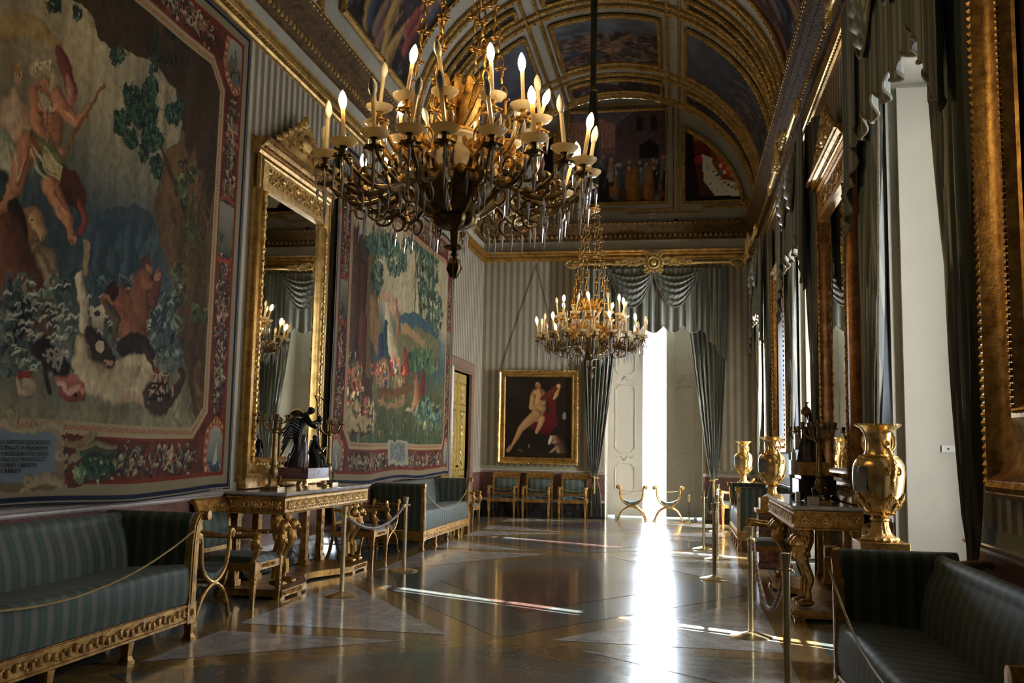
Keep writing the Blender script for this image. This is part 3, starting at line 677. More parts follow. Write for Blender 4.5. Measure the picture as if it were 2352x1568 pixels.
for x in (-2.86, -.06): b.tube([(x, YF-.02, 7.05), (x, YF-.02, 9.8)], .03, 5)
for p in ([(XL+.1, 7.0), (-2.9, 7.0), (-2.9, 7.13), (-1.2, 7.13), (-1.2, 7.02), (.5, 7.02), (.5, 7.14), (XR-.1, 7.14)],):
    b.tube([(x, YF-.03, z+.05) for x, z in p], .028, 5); 
    for (xa, za), (xb, zb) in zip(p, p[1:]): b.beads((xa, YF-.07, za+.05), (xb, YF-.07, zb+.05), .09, .022)
struct(b.build('trim_%d' % tn, GOLDF)); tn += 1
# ------------------------------------------------ windows, shutters, curtains
def panel_motif(b, x0, x1, z0, z1, fn):
    """raised moulding of a shutter panel; fn(x, out, z)"""
    def T(pts, r=.012): b.tube([fn(x, .008, z) for x, z in pts], r, 5)
    c = (x0+x1)/2; k = min(.09, (x1-x0)*.2)
    T([(x0+k, z0), (x1-k, z0), (x1-k*.4, z0+k*.9), (x1, z0+k), (x1, z1-k), (x1-k*.4, z1-k*.9), (x1-k, z1), (x0+k, z1), (x0+k*.4, z1-k*.9), (x0, z1-k), (x0, z0+k), (x0+k*.4, z0+k*.9), (x0+k, z0)])
def shutter_leaf(loc, rz, w, h, label, group=None, rod=False, plain=False):
    t = thing('window_shutter', label, 'shutter', loc, rz, group)
    b = MB(); b.box(0, w, -.02, .02, .03, h); b.build('shutter_board', REVEAL, t, bevel=.004)
    b = MB(); m = w*.22
    for z0, z1 in ((.55, 1.25), (1.5, 3.1), (3.35, h-.25)): panel_motif(b, m, w-m, z0, z1, lambda x, o, z: (x, -.02-o, z))
    def S(z, s):
        b.tube([(m, -.03, z), (m+.06, -.03, z-s*.05), (w*.42, -.03, z-s*.02), (w/2, -.03, z-s*.13), (w*.58, -.03, z-s*.02), (w-m-.06, -.03, z-s*.05), (w-m, -.03, z)], .013, 5)
    S(1.44, 1); S(3.18, -1)
    if not plain: b.build('panel_moulding', REVEAL, t)
    if rod:
        b = MB(); b.tube([(w-.42, -.045, .1), (w-.42, -.045, 1.62)], .008, 6); b.build('bolt_rod', WHITE, t)
        b = MB(); b.box(w-.62, w-.22, -.035, -.02, 1.585, 1.64); b.tube([(w-.47, -.05, 1.61), (w-.36, -.055, 1.62)], .014, 6); bb = b.build('latch_plate', WHITE, t)
        for i in (0, 1, 3, 4): b = MB(); b.ell((w-.57+i*.075, -.036, 1.612), .008, 6, 4); b.build('screw', IRON, bb)
    return t
def glazing(n, c, half, fn, h0=.78, z1=4.7, tr=(2.72, 2.98)):
    """double casement: fn(a, d, z) with a across, d depth"""
    b = MB()
    def B(a0, a1, z0, zz, d=.05, d0=0):
        p = fn(a0, d0, z0); q = fn(a1, d, zz); b.box(min(p[0], q[0]), max(p[0], q[0]), min(p[1], q[1]), max(p[1], q[1]), z0, zz)
    B(c-half, c+half, 0, .1); B(c-half, c+half, z1-.1, z1); B(c-half, c-half+.08, 0, z1); B(c+half-.08, c+half, 0, z1)
    B(c-half, c+half, tr[0], tr[1], .05, -.004); B(c-.035, c+.035, 0, z1, .056, -.008); B(c-half, c+half, .1, h0, .03)
    for z in (1.5, 2.1, 3.6): B(c-half, c+half, z-.015, z+.015, .03)
    o = struct(b.build('window_%d' % n, WHITE, smooth=False, bevel=0))
    g = MB(); p = fn(c-half, .02, h0); q = fn(c+half, .024, z1); g.box(min(p[0], q[0]), max(p[0], q[0]), min(p[1], q[1]), max(p[1], q[1]), h0, z1)
    g.build('pane', GLASS, o, smooth=False)
    return o
SL = XR+1.0
wn = ['behind the camera', 'nearest the camera', 'beyond the mirror', 'by the end wall']
for i, w in enumerate(WIN):
    if not i: b = MB(); b.box(SL, SL+.04, w-WHW, w+WHW, 0, WTOP); tag(b.build('window_shutter', REVEAL), 'closed shutters added to keep daylight out of the right window behind the camera', 'shutter')  # unseen shutters added to keep the near end of the room dark
    glazing(i+1, w, WHW-.12, lambda a, d, z: (XR+WALLT-.06+d, a, z))
    if i:
        shutter_leaf((SL, w-WHW+.02, 0), PI/2, WHW, 4.72, 'closed cream shutter leaf in the right window '+wn[i])
        shutter_leaf((XR+.08, w+WHW-.05, 0), 0, .90, 4.72, 'cream leaf with rod bolt against the reveal of the right window '+wn[i], rod=True, plain=True)
        b = MB(); b.box(SL, SL+.01, w+.27, w+WHW-.06, .05, 4.7); tag(b.build('window_blind', WHITE, smooth=False), 'white blind added to narrow the sun in the right window '+wn[i], 'blind')  # unseen panel added so that only a slit of sun passes
glazing(5, -.61, 1.0, lambda a, d, z: (a, YF+1.9+d, z), z1=4.78, tr=(2.92, 3.14))
shutter_leaf((-1.71, YF+.90, 0), R(-7), .83, 4.72, 'moulded cream shutter leaf left of the bright end window')
shutter_leaf((-.335, YF+.80, 0), R(7), .83, 4.72, 'moulded cream shutter leaf right of the bright end window')
b = MB()   # plain lining of the end window recess
b.box(FW[0]-.0, FW[0]+.012, YF, YF+1.9, 0, WTOP); b.box(FW[1]-.012, FW[1], YF, YF+1.9, 0, WTOP)
for w in WIN: b.box(XR, XR+WALLT, w+WHW-.012, w+WHW, 0, WTOP); b.box(XR, XR+WALLT, w-WHW, w-WHW+.012, 0, WTOP)
struct(b.build('trim_%d' % tn, REVEAL, smooth=False)); tn += 1

def tab(t, z): zs = [a for a, _ in t][::-1]; return float(np.interp(z, zs, [b for _, b in t][::-1]))
OUTER = [(5.75, 1.62), (3.5, 1.60), (2, 1.52), (1.2, 1.44), (.92, 1.38), (.6, 1.42), (.04, 1.44)]
INNER = [(5.75, .95), (4.3, .82), (3.4, .92), (2, 1.10), (1.2, 1.22), (.92, 1.28), (.6, 1.20), (.04, 1.16)]
def make_curtain(s):
    def fn(u, v):
        z = 5.75*(1-v)+.04*v; i = tab(INNER, z); o = tab(OUTER, z); w = abs(o-i)
        x = i+(o-i)*u; k = min(1, max(.25, w/.6)); a = .042*k
        d = .105+a*math.sin(2*PI*7*u+.6*math.sin(z*.9))+.02*math.sin(2*PI*13*u+z)
        tie = math.exp(-((z-.93)/.12)**2); d = d*(1-tie)+tie*(.09+.05*math.sin(PI*u))
        return (s*x, -d, z)
    b = MB(); b.grid(fn, 70, 44); return b
def curtain_set(loc, rz, where, first=None):
    """gilt pelmet, draped valance and two curtains"""
    out = []
    if first:
        lab = ['green-grey silk curtain tied back left of %s' % where, 'green-grey silk curtain tied back right of %s' % where, 'draped silk valance with swags over %s' % where, 'gilt pelmet rod with carved cartouche over %s' % where]
        return [dup(o, l, loc, rz) for o, l in zip(first, lab)]
    for s, side in ((-1, 'left'), (1, 'right')):
        t = thing('window_curtain', 'green-grey silk curtain tied back %s of %s' % (side, where), 'curtain', loc, rz, 'window curtains')
        make_curtain(s).build('curtain_panel', CURT, t, angle=80)
        b = MB(); b.tube([(s*(1.33+.09*math.cos(a)), -.11+.09*math.sin(a), .93+.02*math.cos(a)) for a in np.linspace(0, 2*PI, 14, False)], .018, 6, True)
        b.ell((s*1.33, -.20, .90), (.03, .03, .045)); b.lathe([(.012, .86), (.03, .80), (.022, .70), (.03, .62), (.028, .56)], 8, (s*1.33, -.21, 0)); b.build('tieback_tassel', ROPE_G, t)
        b = MB(); b.tube([(s*tab(INNER, z), -.11, z) for z in np.linspace(5.6, .1, 40)], .012, 5); b.build('edge_braid', FRINGE, t)
        out.append(t)
    t = thing('window_valance', 'draped silk valance with swags over %s' % where, 'valance', loc, rz, 'window valances')
    W = 1.12
    def bot(x): q = abs(((x+W)/(2*W)*5) % 1-.5)*2; return 4.24+.16*q**2.2
    def fn(u, v):
        x = -W+2*W*u; zb = bot(x); z = 5.72*(1-v)+zb*v; return (x, -.23-.028*math.sin(2*PI*11*u)*(.4+.6*v)-.02*math.sin(2*PI*5*u+PI/2)*v, z)
    b = MB(); b.grid(fn, 110, 16); b.build('scalloped_panel', CURT, t, angle=80)
    b = MB(); b.tube([fn(i/110, 1) for i in range(111)], .014, 5); b.build('fringe', FRINGE, t)
    for s in (-1, 1):
        def sw(u, v, s=s):
            x = u*1.04; zt = 5.66-.06*math.sin(PI*u); dep = (.06+.70*v)*(math.sin(PI*min(1, u**.9))**.8); z = zt-dep-.03*v
            f = .035*math.sin(2*PI*5*v)*math.sin(PI*u)+.10*math.sin(PI*u)*math.sin(PI*min(1, v*1.1)*.9)
            return (s*x, -.27-f*.8, z)
        b = MB(); b.grid(sw, 26, 40); b.build('swag', CURT, t, angle=80)
        b = MB(); b.tube([sw(i/26, 1) for i in range(27)], .013, 5); b.build('fringe', FRINGE, t)
        def jb(u, v, s=s):
            x = .98+.66*u; st = round(u*3)/3*.25+u*.75; zb = 4.42-.86*st-.05*math.sin(2*PI*3*u); z = 5.72*(1-v)+zb*v
            return (s*x, -.25-.035*math.sin(2*PI*5*u+.5)*(.3+.7*v), z)
        b = MB(); b.grid(jb, 50, 14); b.build('side_tail', CURT, t, angle=80)
        b = MB(); b.tube([jb(i/50, 1) for i in range(51)], .014, 5); b.build('fringe', FRINGE, t)
    out.append(t)
    t = thing('curtain_pelmet', 'gilt pelmet rod with carved cartouche over %s' % where, 'pelmet', loc, rz, 'gilt curtain pelmets')
    AX = Matrix.Rotation(PI/2, 3, 'Y'); b = MB(); z0 = 5.83; y0 = -.33
    pr = []
    for i in range(41):
        u = i/40; x = -1.72+3.44*u; r = .034+.016*math.exp(-(x/.9)**2)+(.018 if i % 10 == 0 else 0); pr.append((r, x))
    b.lathe(pr, 10, (0, y0, z0), ax=AX); b.build('rod', PELG, t)
    for s in (-1, 1):
        b = MB(); b.tube([(s*(1.87+.14*math.cos(a)), y0, z0+.085*math.sin(a)) for a in np.linspace(0, 2*PI, 16, False)], .025, 6, True)
        for k in range(6): b.ell((s*(1.74+.02*k), y0-.02, z0+.05*math.sin(k*2)), (.03, .03, .03), 6, 4)
        b.ell((s*1.87, y0, z0), (.12, .025, .02)); b.ell((s*2.03, y0, z0), (.04, .02, .025))
        for a in range(5): b.ell((s*(1.80+.03*a), y0-.01, z0+(.07+.02*(a % 2))), (.022, .02, .03), 6, 4); b.ell((s*(1.80+.03*a), y0-.01, z0-(.07+.02*(a % 2))), (.022, .02, .03), 6, 4)
        b.build('rod_finial', PELG, t)
    b = MB()
    b.tube([(.115*math.cos(a), y0-.07, z0+.0+.125*math.sin(a)) for a in np.linspace(0, 2*PI, 20, False)], .028, 6, True); b.ell((0, y0-.06, z0), (.07, .05, .085), 10, 6)
    for i in range(16): a = 2*PI*i/16; b.ell((.18*math.cos(a), y0-.05, z0+.19*math.sin(a)), (.035, .03, .04), 6, 4)
    for s in (-1, 1):
        for k, (x, z, r) in enumerate(((.27, .03, .09), (.42, .0, .085), (.58, .01, .07), (.72, 0, .055), (.14, .19, .06), (.14, -.19, .06))):
            b.tube(spiral((s*x, y0-.05, z0+z), r, r*.25, 1.4, 0 if s > 0 else PI, 'y', 16, s), .022, 5)
        for k in range(12): b.ell((s*(.24+.05*k), y0-.04, z0+.075*math.cos(k*1.9)*(1-k/18)), (.04, .035, .03), 6, 4)
    for i in range(5): b.tube([(0, y0-.04, z0+.15), (.05*(i-2), y0-.05, z0+.22), (.075*(i-2), y0-.04, z0+.25-.02*abs(i-2))], [.02, .018, .006], 5)
    for k in range(len(b.v)): b.v[k] = (b.v[k][0]*1.12, b.v[k][1], z0+(b.v[k][2]-z0)*1.05)
    b.build('cartouche', PELG, t)
    out.append(t); return out
CS = curtain_set((-.61, YF, 0), 0, 'the end window')
for i, w in enumerate(WIN):
    if i:
        q = curtain_set((XR, w, 0), -PI/2, 'the right window '+wn[i], CS); q[1].location.y -= .12; q[3].scale = (.8 if i == 3 else 1, 1, 1)
# ------------------------------------------------ chandeliers
def make_chandelier(loc, label, lit_lo, lit_up, detail=1):
    t = thing('chandelier', label, 'chandelier', loc, 0, 'gilt chandeliers')
    # local z: 0 = tip of the finial
    n = 32
    b = MB(); b.lathe([(.004, 0), (.030, .03), (.046, .075), (.040, .115), (.018, .145), (.014, .155)], 14)
    for i in range(8): a = i*PI/4; b.tube([(.014*math.cos(a), .014*math.sin(a), .01), (.047*math.cos(a), .047*math.sin(a), .07), (.03*math.cos(a), .03*math.sin(a), .13)], .006, 4)
    b.lathe([(.014, .15), (.03, .16), (.024, .17), (.016, .18), (.026, .19), (.07, .205), (.075, .215), (.03, .23), (.028, .26), (.035, .32), (.05, .33)], 14)
    b.build('finial', CBRONZE, t)
    b = MB(); b.lathe([(.04, .325), (.11, .345), (.135, .375), (.142, .405), (.135, .42)], 72, flute=12, fa=.07)
    b.build('gadrooned_cup', CBRONZE, t)
    b = MB(); b.lathe([(.135, .41), (.21, .46), (.28, .53), (.325, .60), (.345, .635), (.35, .66), (.32, .67)], n); b.build('lower_bowl', CBRONZE, t)
    b = MB()
    b.tube([(.345*math.cos(a), .345*math.sin(a), .655) for a in np.linspace(0, 2*PI, 40, False)], .018, 6, True)
    for i in range(20):
        a = 2*PI*i/20; b.ell((.36*math.cos(a), .36*math.sin(a), .645), (.03, .03, .035), 6, 4)
        for k in range(2): c = a+.157; b.tube([(.35*math.cos(c), .35*math.sin(c), .66), (.385*math.cos(c), .385*math.sin(c), .70), (.37*math.cos(c), .37*math.sin(c), .74)], [.02, .014, .004], 5)
    for i in range(10):
        a = 2*PI*(i+.5)/10
        b.tube(smooth_path([(.34*math.cos(a), .34*math.sin(a), .62), (.265*math.cos(a), .265*math.sin(a), .505), (.16*math.cos(a), .16*math.sin(a), .425)], 4), [.016]*9, 5)
        for k in range(5): q = .29-.03*abs(k-2); b.ell((q*math.cos(a+(k-2)*.05), q*math.sin(a+(k-2)*.05), .56+.02*(k % 2)), (.022, .022, .02), 5, 3)
    b.build('rim_ornament', CHGILT, t)
    b = MB(); b.lathe([(.33, .67), (.30, .735), (.24, .80), (.17, .85), (.13, .875), (.11, .93), (.13, .955), (.13, .975), (.09, .985)], n); b.build('painted_cover', IVORY, t)
    b = MB(); b.lathe([(.10, .97), (.12, .985), (.12, 1.0), (.06, 1.015), (.045, 1.05), (.07, 1.09), (.09, 1.12), (.06, 1.16), (.04, 1.24), (.07, 1.30), (.05, 1.33), (.02, 1.35)], 16)
    for k in range(10):                      # tall acanthus leaves round the stem
        a = 2*PI*k/10+.2
        for q, (r0, z0, r1, z1, r2, z2) in enumerate(((.05, 1.0, .13, 1.10, .18, 1.20), (.04, 1.05, .09, 1.20, .15, 1.33))):
            aa = a+q*.31; c, s_ = math.cos(aa), math.sin(aa)
            P = smooth_path([(r0*c, r0*s_, z0), (r1*c, r1*s_, z1), (r2*c, r2*s_, z2), ((r2+.03)*c, (r2+.03)*s_, z2-.03)], 4)
            b.tube(P, lerp_list([.012, .032, .026, .005], len(P)-1), 6, flat=.35)
    b.build('acanthus_stem', CHGILT, t)
    # bottom pendants, arms, pans, candles
    lo = [-94.5, -80, -63, -48, -28, -6, 8, 25, 40, 62]     # azimuth as seen from the room door, 0 = towards the door
    LO = []
    LO = [-4.5, 9, 27, 45, 62, 80, 98, 116, 134, 152, 170, 188, 206, 224, 242, 260, 278, 303, 322, 340]
    UP = [5, 36, 62, 90, 120, 150, 182, 212, 240, 275, 308, 338]
    dp = MB(); drops = []
    def dropm(b, x, y, z, L=.13, r=.013):
        b.lathe([(.002, -L), (r, -L*.32), (.002, 0)], 6, (x, y, z)); b.ell((x, y, z+.012), .008, 5, 3)
    def arm(az, kind, k):
        a = R(az-90); c, s = math.cos(a), math.sin(a)
        X = lambda r, z, w=0: (r*c-w*s, r*s+w*c, z)
        b = MB()
        if kind == 0:
            P = smooth_path([X(.33, .63), X(.52, .52), X(.66, .50), X(.80, .58), X(.86, .65)], 5); b.tube(P, lerp_list([.02, .018, .014, .014], len(P)-1), 6)
            b.tube([X(.60+.055*math.cos(q), .62+.055*math.sin(q)) for q in np.linspace(-2, 4, 14)], lerp_list([.014, .006], 13), 5)
            b.tube([X(.70+.05*math.cos(q), .50+.05*math.sin(q)) for q in np.linspace(3, -3, 14)], lerp_list([.013, .005], 13), 5)
            b.tube([X(.52+.06*math.cos(q), .44+.05*math.sin(q)) for q in np.linspace(1.5, 7, 14)], lerp_list([.013, .005], 13), 5)
            for q in range(4): b.ell(X(.50+.07*q, .56+.025*(q % 2)), (.022, .022, .028), 5, 3)
            r, z = .87, .65; h = .31
        else:
            P = smooth_path([X(.12, .92), X(.28, .76), X(.42, .79), X(.49, .89), X(.53, .98)], 5); b.tube(P, lerp_list([.018, .018, .014, .013], len(P)-1), 6)
            b.tube([X(.33+.06*math.cos(q), .87+.06*math.sin(q)) for q in np.linspace(-2, 4, 14)], lerp_list([.014, .006], 13), 5)
            b.tube([X(.22+.055*math.cos(q), .78+.05*math.sin(q)) for q in np.linspace(1.5, 7, 14)], lerp_list([.013, .005], 13), 5)
            b.tube([X(.36+.045*math.cos(q), .70+.045*math.sin(q)) for q in np.linspace(3, -3, 14)], lerp_list([.012, .005], 13), 5)
            for q in range(5): b.ell(X(.18+.06*q, .82+.03*(q % 2)), (.024, .024, .03), 5, 3)
            r, z = .55, .985; h = .31
        # leafy socket
        px, py, _ = X(r, z)
        b.lathe([(.012, z-.04), (.035, z-.03), (.05, z-.005), (.02, z+.0), (.018, z+.03), (.03, z+.045)], 8, (px, py, 0))
        for q in range(6): qa = q*PI/3; b.ell((px+.05*math.cos(qa), py+.05*math.sin(qa), z-.015), (.02, .02, .008), 5, 3)
        b.build('arm', CHGILT if kind else CBRONZE, t)
        b = MB(); b.lathe([(.02, z+.042), (.060, z+.050), (.084, z+.072), (.087, z+.082), (.078, z+.080), (.056, z+.066), (.0, z+.062)], 18, (px, py, 0)); b.build('drip_pan', PANM, t)
        # leaning candle sleeve and bulb
        rr = random.Random(k*7+kind*100); tilt = Vector((rr.uniform(-.24, .24)+c*.12, rr.uniform(-.24, .24)+s*.12, 1)).normalized(); hh = h*rr.uniform(.62, .75)
        p0 = Vector((px, py, z+.065)); p1 = p0+tilt*hh
        b = MB(); b.tube([p0, p1], .0125 if kind else .0135, 8); cd = b.build('candle', CANDLE, t)
        lit = k in (lit_up if kind else lit_lo)
        q = tilt.to_track_quat('Z', 'Y').to_matrix()
        b = MB(); b.lathe([(.0125, 0), (.021, .022), (.0255, .046), (.022, .074), (.011, .100), (.001, .114)], 10, tuple(p1), ax=q)
        b.build('bulb', BULB_ON if lit else BULB_OFF, cd, angle=180)
        for q in range(4):
            qa = q*PI/2+.3; drops.append((px+.052*math.cos(qa), py+.052*math.sin(qa), z-.03, .13))
        drops.append((px, py, z-.07 if kind else z-.12, .17))
        if kind == 0: x2, y2, _ = X(.60, .5); drops.append((x2, y2, .43, .14)); x2, y2, _ = X(.72, .5); drops.append((x2, y2, .44, .15))
    for k, az in enumerate(LO): arm(az, 0, k)
    for k, az in enumerate(UP): arm(az, 1, k)
    for i in range(20): a = 2*PI*i/20+.1; drops.append((.37*math.cos(a), .37*math.sin(a), .63, .17))
    drops.sort(key=lambda d: d[1])
    me0 = None
    for i, (x, y, z, L) in enumerate(drops[:96]):
        if me0 is None:
            b = MB(); dropm(b, 0, 0, 0, 1, .088); o = b.build('crystal_drop', CRYSTAL, t, smooth=False); me0 = o.data
            bpy.data.objects.remove(o)
        o = bpy.data.objects.new('crystal_drop', me0); COL.objects.link(o); o.parent = t; o.location = (x, y, z); o.scale = (L, L, L)
    b = MB()
    for x, y, z, L in drops[96:]: dropm(b, x, y, z, L, .088*L)
    o = b.build('crystal_drops', CRYSTAL, t, smooth=False); o['kind'] = 'stuff'
    # chains up to the ceiling crown
    for k in range(6):
        a = 2*PI*(k+.3)/6; r0, z0 = .33, 1.02; r1, z1 = .10, 2.86
        b = MB(); N = int((z1-z0)/.105)
        for i in range(N):
            u = i/N; r = r0+(r1-r0)*u; z = z0+(z1-z0)*u; x, y = r*math.cos(a), r*math.sin(a)
            ax = 'x' if i % 2 else 'y'
            P = [Vector((x, y, z+.052))+Vector(((0, .022*math.cos(q), .045*math.sin(q)) if ax == 'x' else (.022*math.cos(q), 0, .045*math.sin(q)))) for q in np.linspace(0, 2*PI, 8, False)]
            b.tube(P, .007, 4, True)
            if i % 2 == 0:
                for q in range(5): qa = q*1.257; b.ell((x+.03*math.cos(qa), y+.03*math.sin(qa), z), (.016, .016, .01), 5, 3)
        b.build('chain', CHGILT, t)
    b = MB(); b.lathe([(.02, 2.80), (.12, 2.83), (.15, 2.87), (.09, 2.90), (.12, 2.93), (.06, 2.97), (.03, 3.0)], 16); b.build('chain_crown', CHGILT, t)
    return t
CH1 = make_chandelier((-1.46, 5.97, 2.64), 'large lit crystal and gilt chandelier nearest the camera', {3, 18, 15, 14, 13, 8, 10, 7, 5}, {1, 2, 4, 8, 11, 6}, 1)
CH2 = make_chandelier((-1.46, 15.6, 2.69), 'smaller looking lit chandelier farther down the hall before the end window', {2, 4, 8, 11, 13, 16, 18}, {0, 2, 3, 5, 8, 10}, 0)
SLEEVE = m_plain('dull_olive_sleeve', (.075, .065, .045), .8, 0, .15, 10)
for c, nm in ((CH1, 'near'), (CH2, 'far')):
    x, y, z = c.location
    t = thing('hanging_rod', 'dark hanging rod in a cloth sleeve above the %s chandelier' % nm, 'rod', (x, y, z+3.005))
    top = ZS+VB-.03-(z+3.005)
    b = MB(); b.tube([(0, 0, 0), (0, 0, 1.9), (0, 0, 2.0), (0, 0, top)], [.02, .02, .05, .06], 10); b.build('upper_rod', SLEEVE, t)
    L = min(top-.05, 1.95)
    def slv(u, v, L=L): r = .04+.055*math.sin(PI*min(1, .12+.88*v**.75))**.8; a = 2*PI*u; r *= 1+.18*math.cos(7*a); return (r*math.cos(a), r*math.sin(a), .02+L*v)
    b = MB(); b.grid(slv, 42, 16); b.build('cloth_sleeve', SLEEVE, t)
    b = MB(); b.lathe([(.03, L-.06), (.075, L-.02), (.08, L+.02), (.04, L+.06), (.02, L+.1)], 12); b.build('rod_collar', CBRONZE, t)
# ------------------------------------------------ furniture; local frame: x along the wall, -y to the room, z up
def rosette(b, c, r, ax='y', n=8):
    for i in range(n):
        a = 2*PI*i/n; d = (r*math.cos(a), r*math.sin(a))
        p = {'y': (c[0]+d[0], c[1], c[2]+d[1]), 'x': (c[0], c[1]+d[0], c[2]+d[1])}[ax]
        b.ell(p, (r*.42, r*.3, r*.42) if ax == 'y' else (r*.3, r*.42, r*.42), 5, 3)
    b.ell(c, r*.4, 6, 4)
def scrollwork(b, x0, x1, z0, z1, y, r=.008, pal=3, seed=1):
    """relief band of paired scrolls and leaves on a vertical face y = const"""
    w = x1-x0; h = z1-z0; n = max(1, round(w/(h*1.5))); rr = random.Random(seed)
    for i in range(n):
        c = x0+(i+.5)*w/n; zc = (z0+z1)/2; q = w/n
        for s in (-1, 1):
            b.tube(spiral((c+s*q*.25, y-.004, zc+s*h*.02), h*.30, h*.07, 1.3, PI/2, 'y', 14, s), r, 5)
            b.tube([(c, y-.004, zc-h*.35), (c+s*q*.12, y-.008, zc-h*.1), (c+s*q*.36, y-.006, zc-h*.34)], [r, r*1.2, r*.5], 5)
            b.ell((c+s*q*.42, y-.004, zc+h*.25), (h*.10, .012, h*.14), 5, 3); b.ell((c+s*q*.45, y-.004, zc-h*.18), (h*.12, .012, h*.10), 5, 3)
        b.ell((c, y-.006, zc), (h*.13, .016, h*.20), 6, 4); b.ell((c, y-.006, zc+h*.3), (h*.09, .012, h*.10), 5, 3)
def cushion(b, x0, x1, y0, y1, z0, z1, puff=.03, n=14):
    def fn(u, v):
        x = x0+(x1-x0)*u; y = y0+(y1-y0)*v; e = (1-(2*u-1)**6)*(1-(2*v-1)**6); return (x, y, z0+(z1-z0)*min(1, e*3)+puff*e*(1-(2*u-1)**2*.5))
    b.grid(fn, n, n); b.add([(x0, y0, z0), (x1, y0, z0), (x1, y1, z0), (x0, y1, z0)], [(0, 3, 2, 1)])
def make_armchair(loc, rz, label, arm_group='gilt armchairs'):
    t = thing('armchair', label, 'armchair', loc, rz, arm_group)
    W = .29
    for x in (-W, W):
        b = MB(); b.taper((x, -.27), 0, .06, .018, .016); b.taper((x, -.27), .05, .36, .017, .030); b.box(x-.032, x+.032, -.302, -.238, .355, .44)
        for k in range(6): b.ell((x, -.298+.0*k, .12+.04*k), (.010, .006, .016), 5, 3)
        b.build('leg', GOLDW, t, bevel=.003)
        b = MB(); b.loft([[(x-.018, .25+dy, z), (x+.018, .25+dy, z), (x+.018, .285+dy, z), (x-.018, .285+dy, z)] for dy, z in ((.10, 0), (.05, .15), (.01, .32), (0, .44))]); b.build('leg', GOLDW, t)
    b = MB(); b.box(-W, W, -.295, -.26, .355, .425); b.box(-W-.02, -W+.015, -.28, .27, .355, .425); b.box(W-.015, W+.02, -.28, .27, .355, .425); b.box(-W, W, .25, .28, .355, .425)
    rosette(b, (0, -.297, .39), .02); scrollwork(b, -.14, .14, .368, .412, -.295, .004)
    b.build('seat_rail', GOLDW, t)
    b = MB(); cushion(b, -W+.0, W-.0, -.29, .25, .425, .465, .035); b.build('seat', SILK_X, t)
    b = MB()
    for x in (-W, W):
        b.loft([[(x-.022, y-.018, z), (x+.022, y-.018, z), (x+.022, y+.018, z), (x-.022, y+.018, z)] for y, z in ((.265, .43), (.275, .6), (.30, .78), (.335, .93), (.36, .985))])
    b.loft([[(-W-.03, y, z), (W+.03, y, z), (W+.03, y+.035, z), (-W-.03, y+.035, z)] for y, z in ((.285, .875), (.31, .93), (.345, .985), (.375, .99))])
    b.lathe([(.02, -W-.035), (.026, -W-.03), (.026, W+.03), (.02, W+.035)], 10, (0, .372, .985), ax=Matrix.Rotation(PI/2, 3, 'Y'))
    b.box(-W, W, .262, .288, .50, .54); rosette(b, (0, .30, .925), .022); scrollwork(b, -.22, .22, .895, .955, .298, .004)
    b.build('back_frame', GOLDW, t)
    b = MB()
    def bf(u, v): x = -W+.02+(2*W-.04)*u; z = .54+.34*v; return (x, .272+.045*v*v-.03*(1-(2*u-1)**4)*(1-(2*v-1)**4), z)
    b.grid(bf, 10, 10); b.grid(lambda u, v: (lambda p: (p[0], .30+.04*v*v, p[2]))(bf(1-u, v)), 4, 6); b.build('back_panel', SILK_X, t)
    for s in (-1, 1):
        x = s*W
        b = MB(); P = smooth_path([(x, .285, .70), (x, .15, .685), (x, 0, .67), (x, -.15, .675), (x, -.26, .69), (x, -.30, .675)], 4)
        b.tube(P, lerp_list([.020, .024, .018, .024, .030, .018], len(P)-1), 8); b.ell((x, -.285, .68), (.036, .04, .036)); b.ell((x, -.02, .665), .03, 8, 5); b.ell((x, .18, .685), .028, 8, 5)
        b.build('armrest', GOLDW, t)
        b = MB()     # carved beast support
        P = smooth_path([(x, -.265, .43), (x, -.285, .50), (x, -.30, .56), (x, -.285, .62), (x, -.275, .665)], 4); b.tube(P, lerp_list([.026, .030, .036, .030, .022], len(P)-1), 8)
        b.ell((x, -.315, .585), (.030, .028, .030)); b.ell((x, -.340, .57), (.016, .018, .014), 6, 4)
        for q in (-1, 1): b.ell((x+q*.02, -.30, .612), (.008, .008, .014), 5, 3)
        for q in range(5): b.ell((x, -.292, .46+.02*q), (.03-.002*q, .012, .010), 6, 3)
        b.build('arm_support', GOLDW, t)
    return t
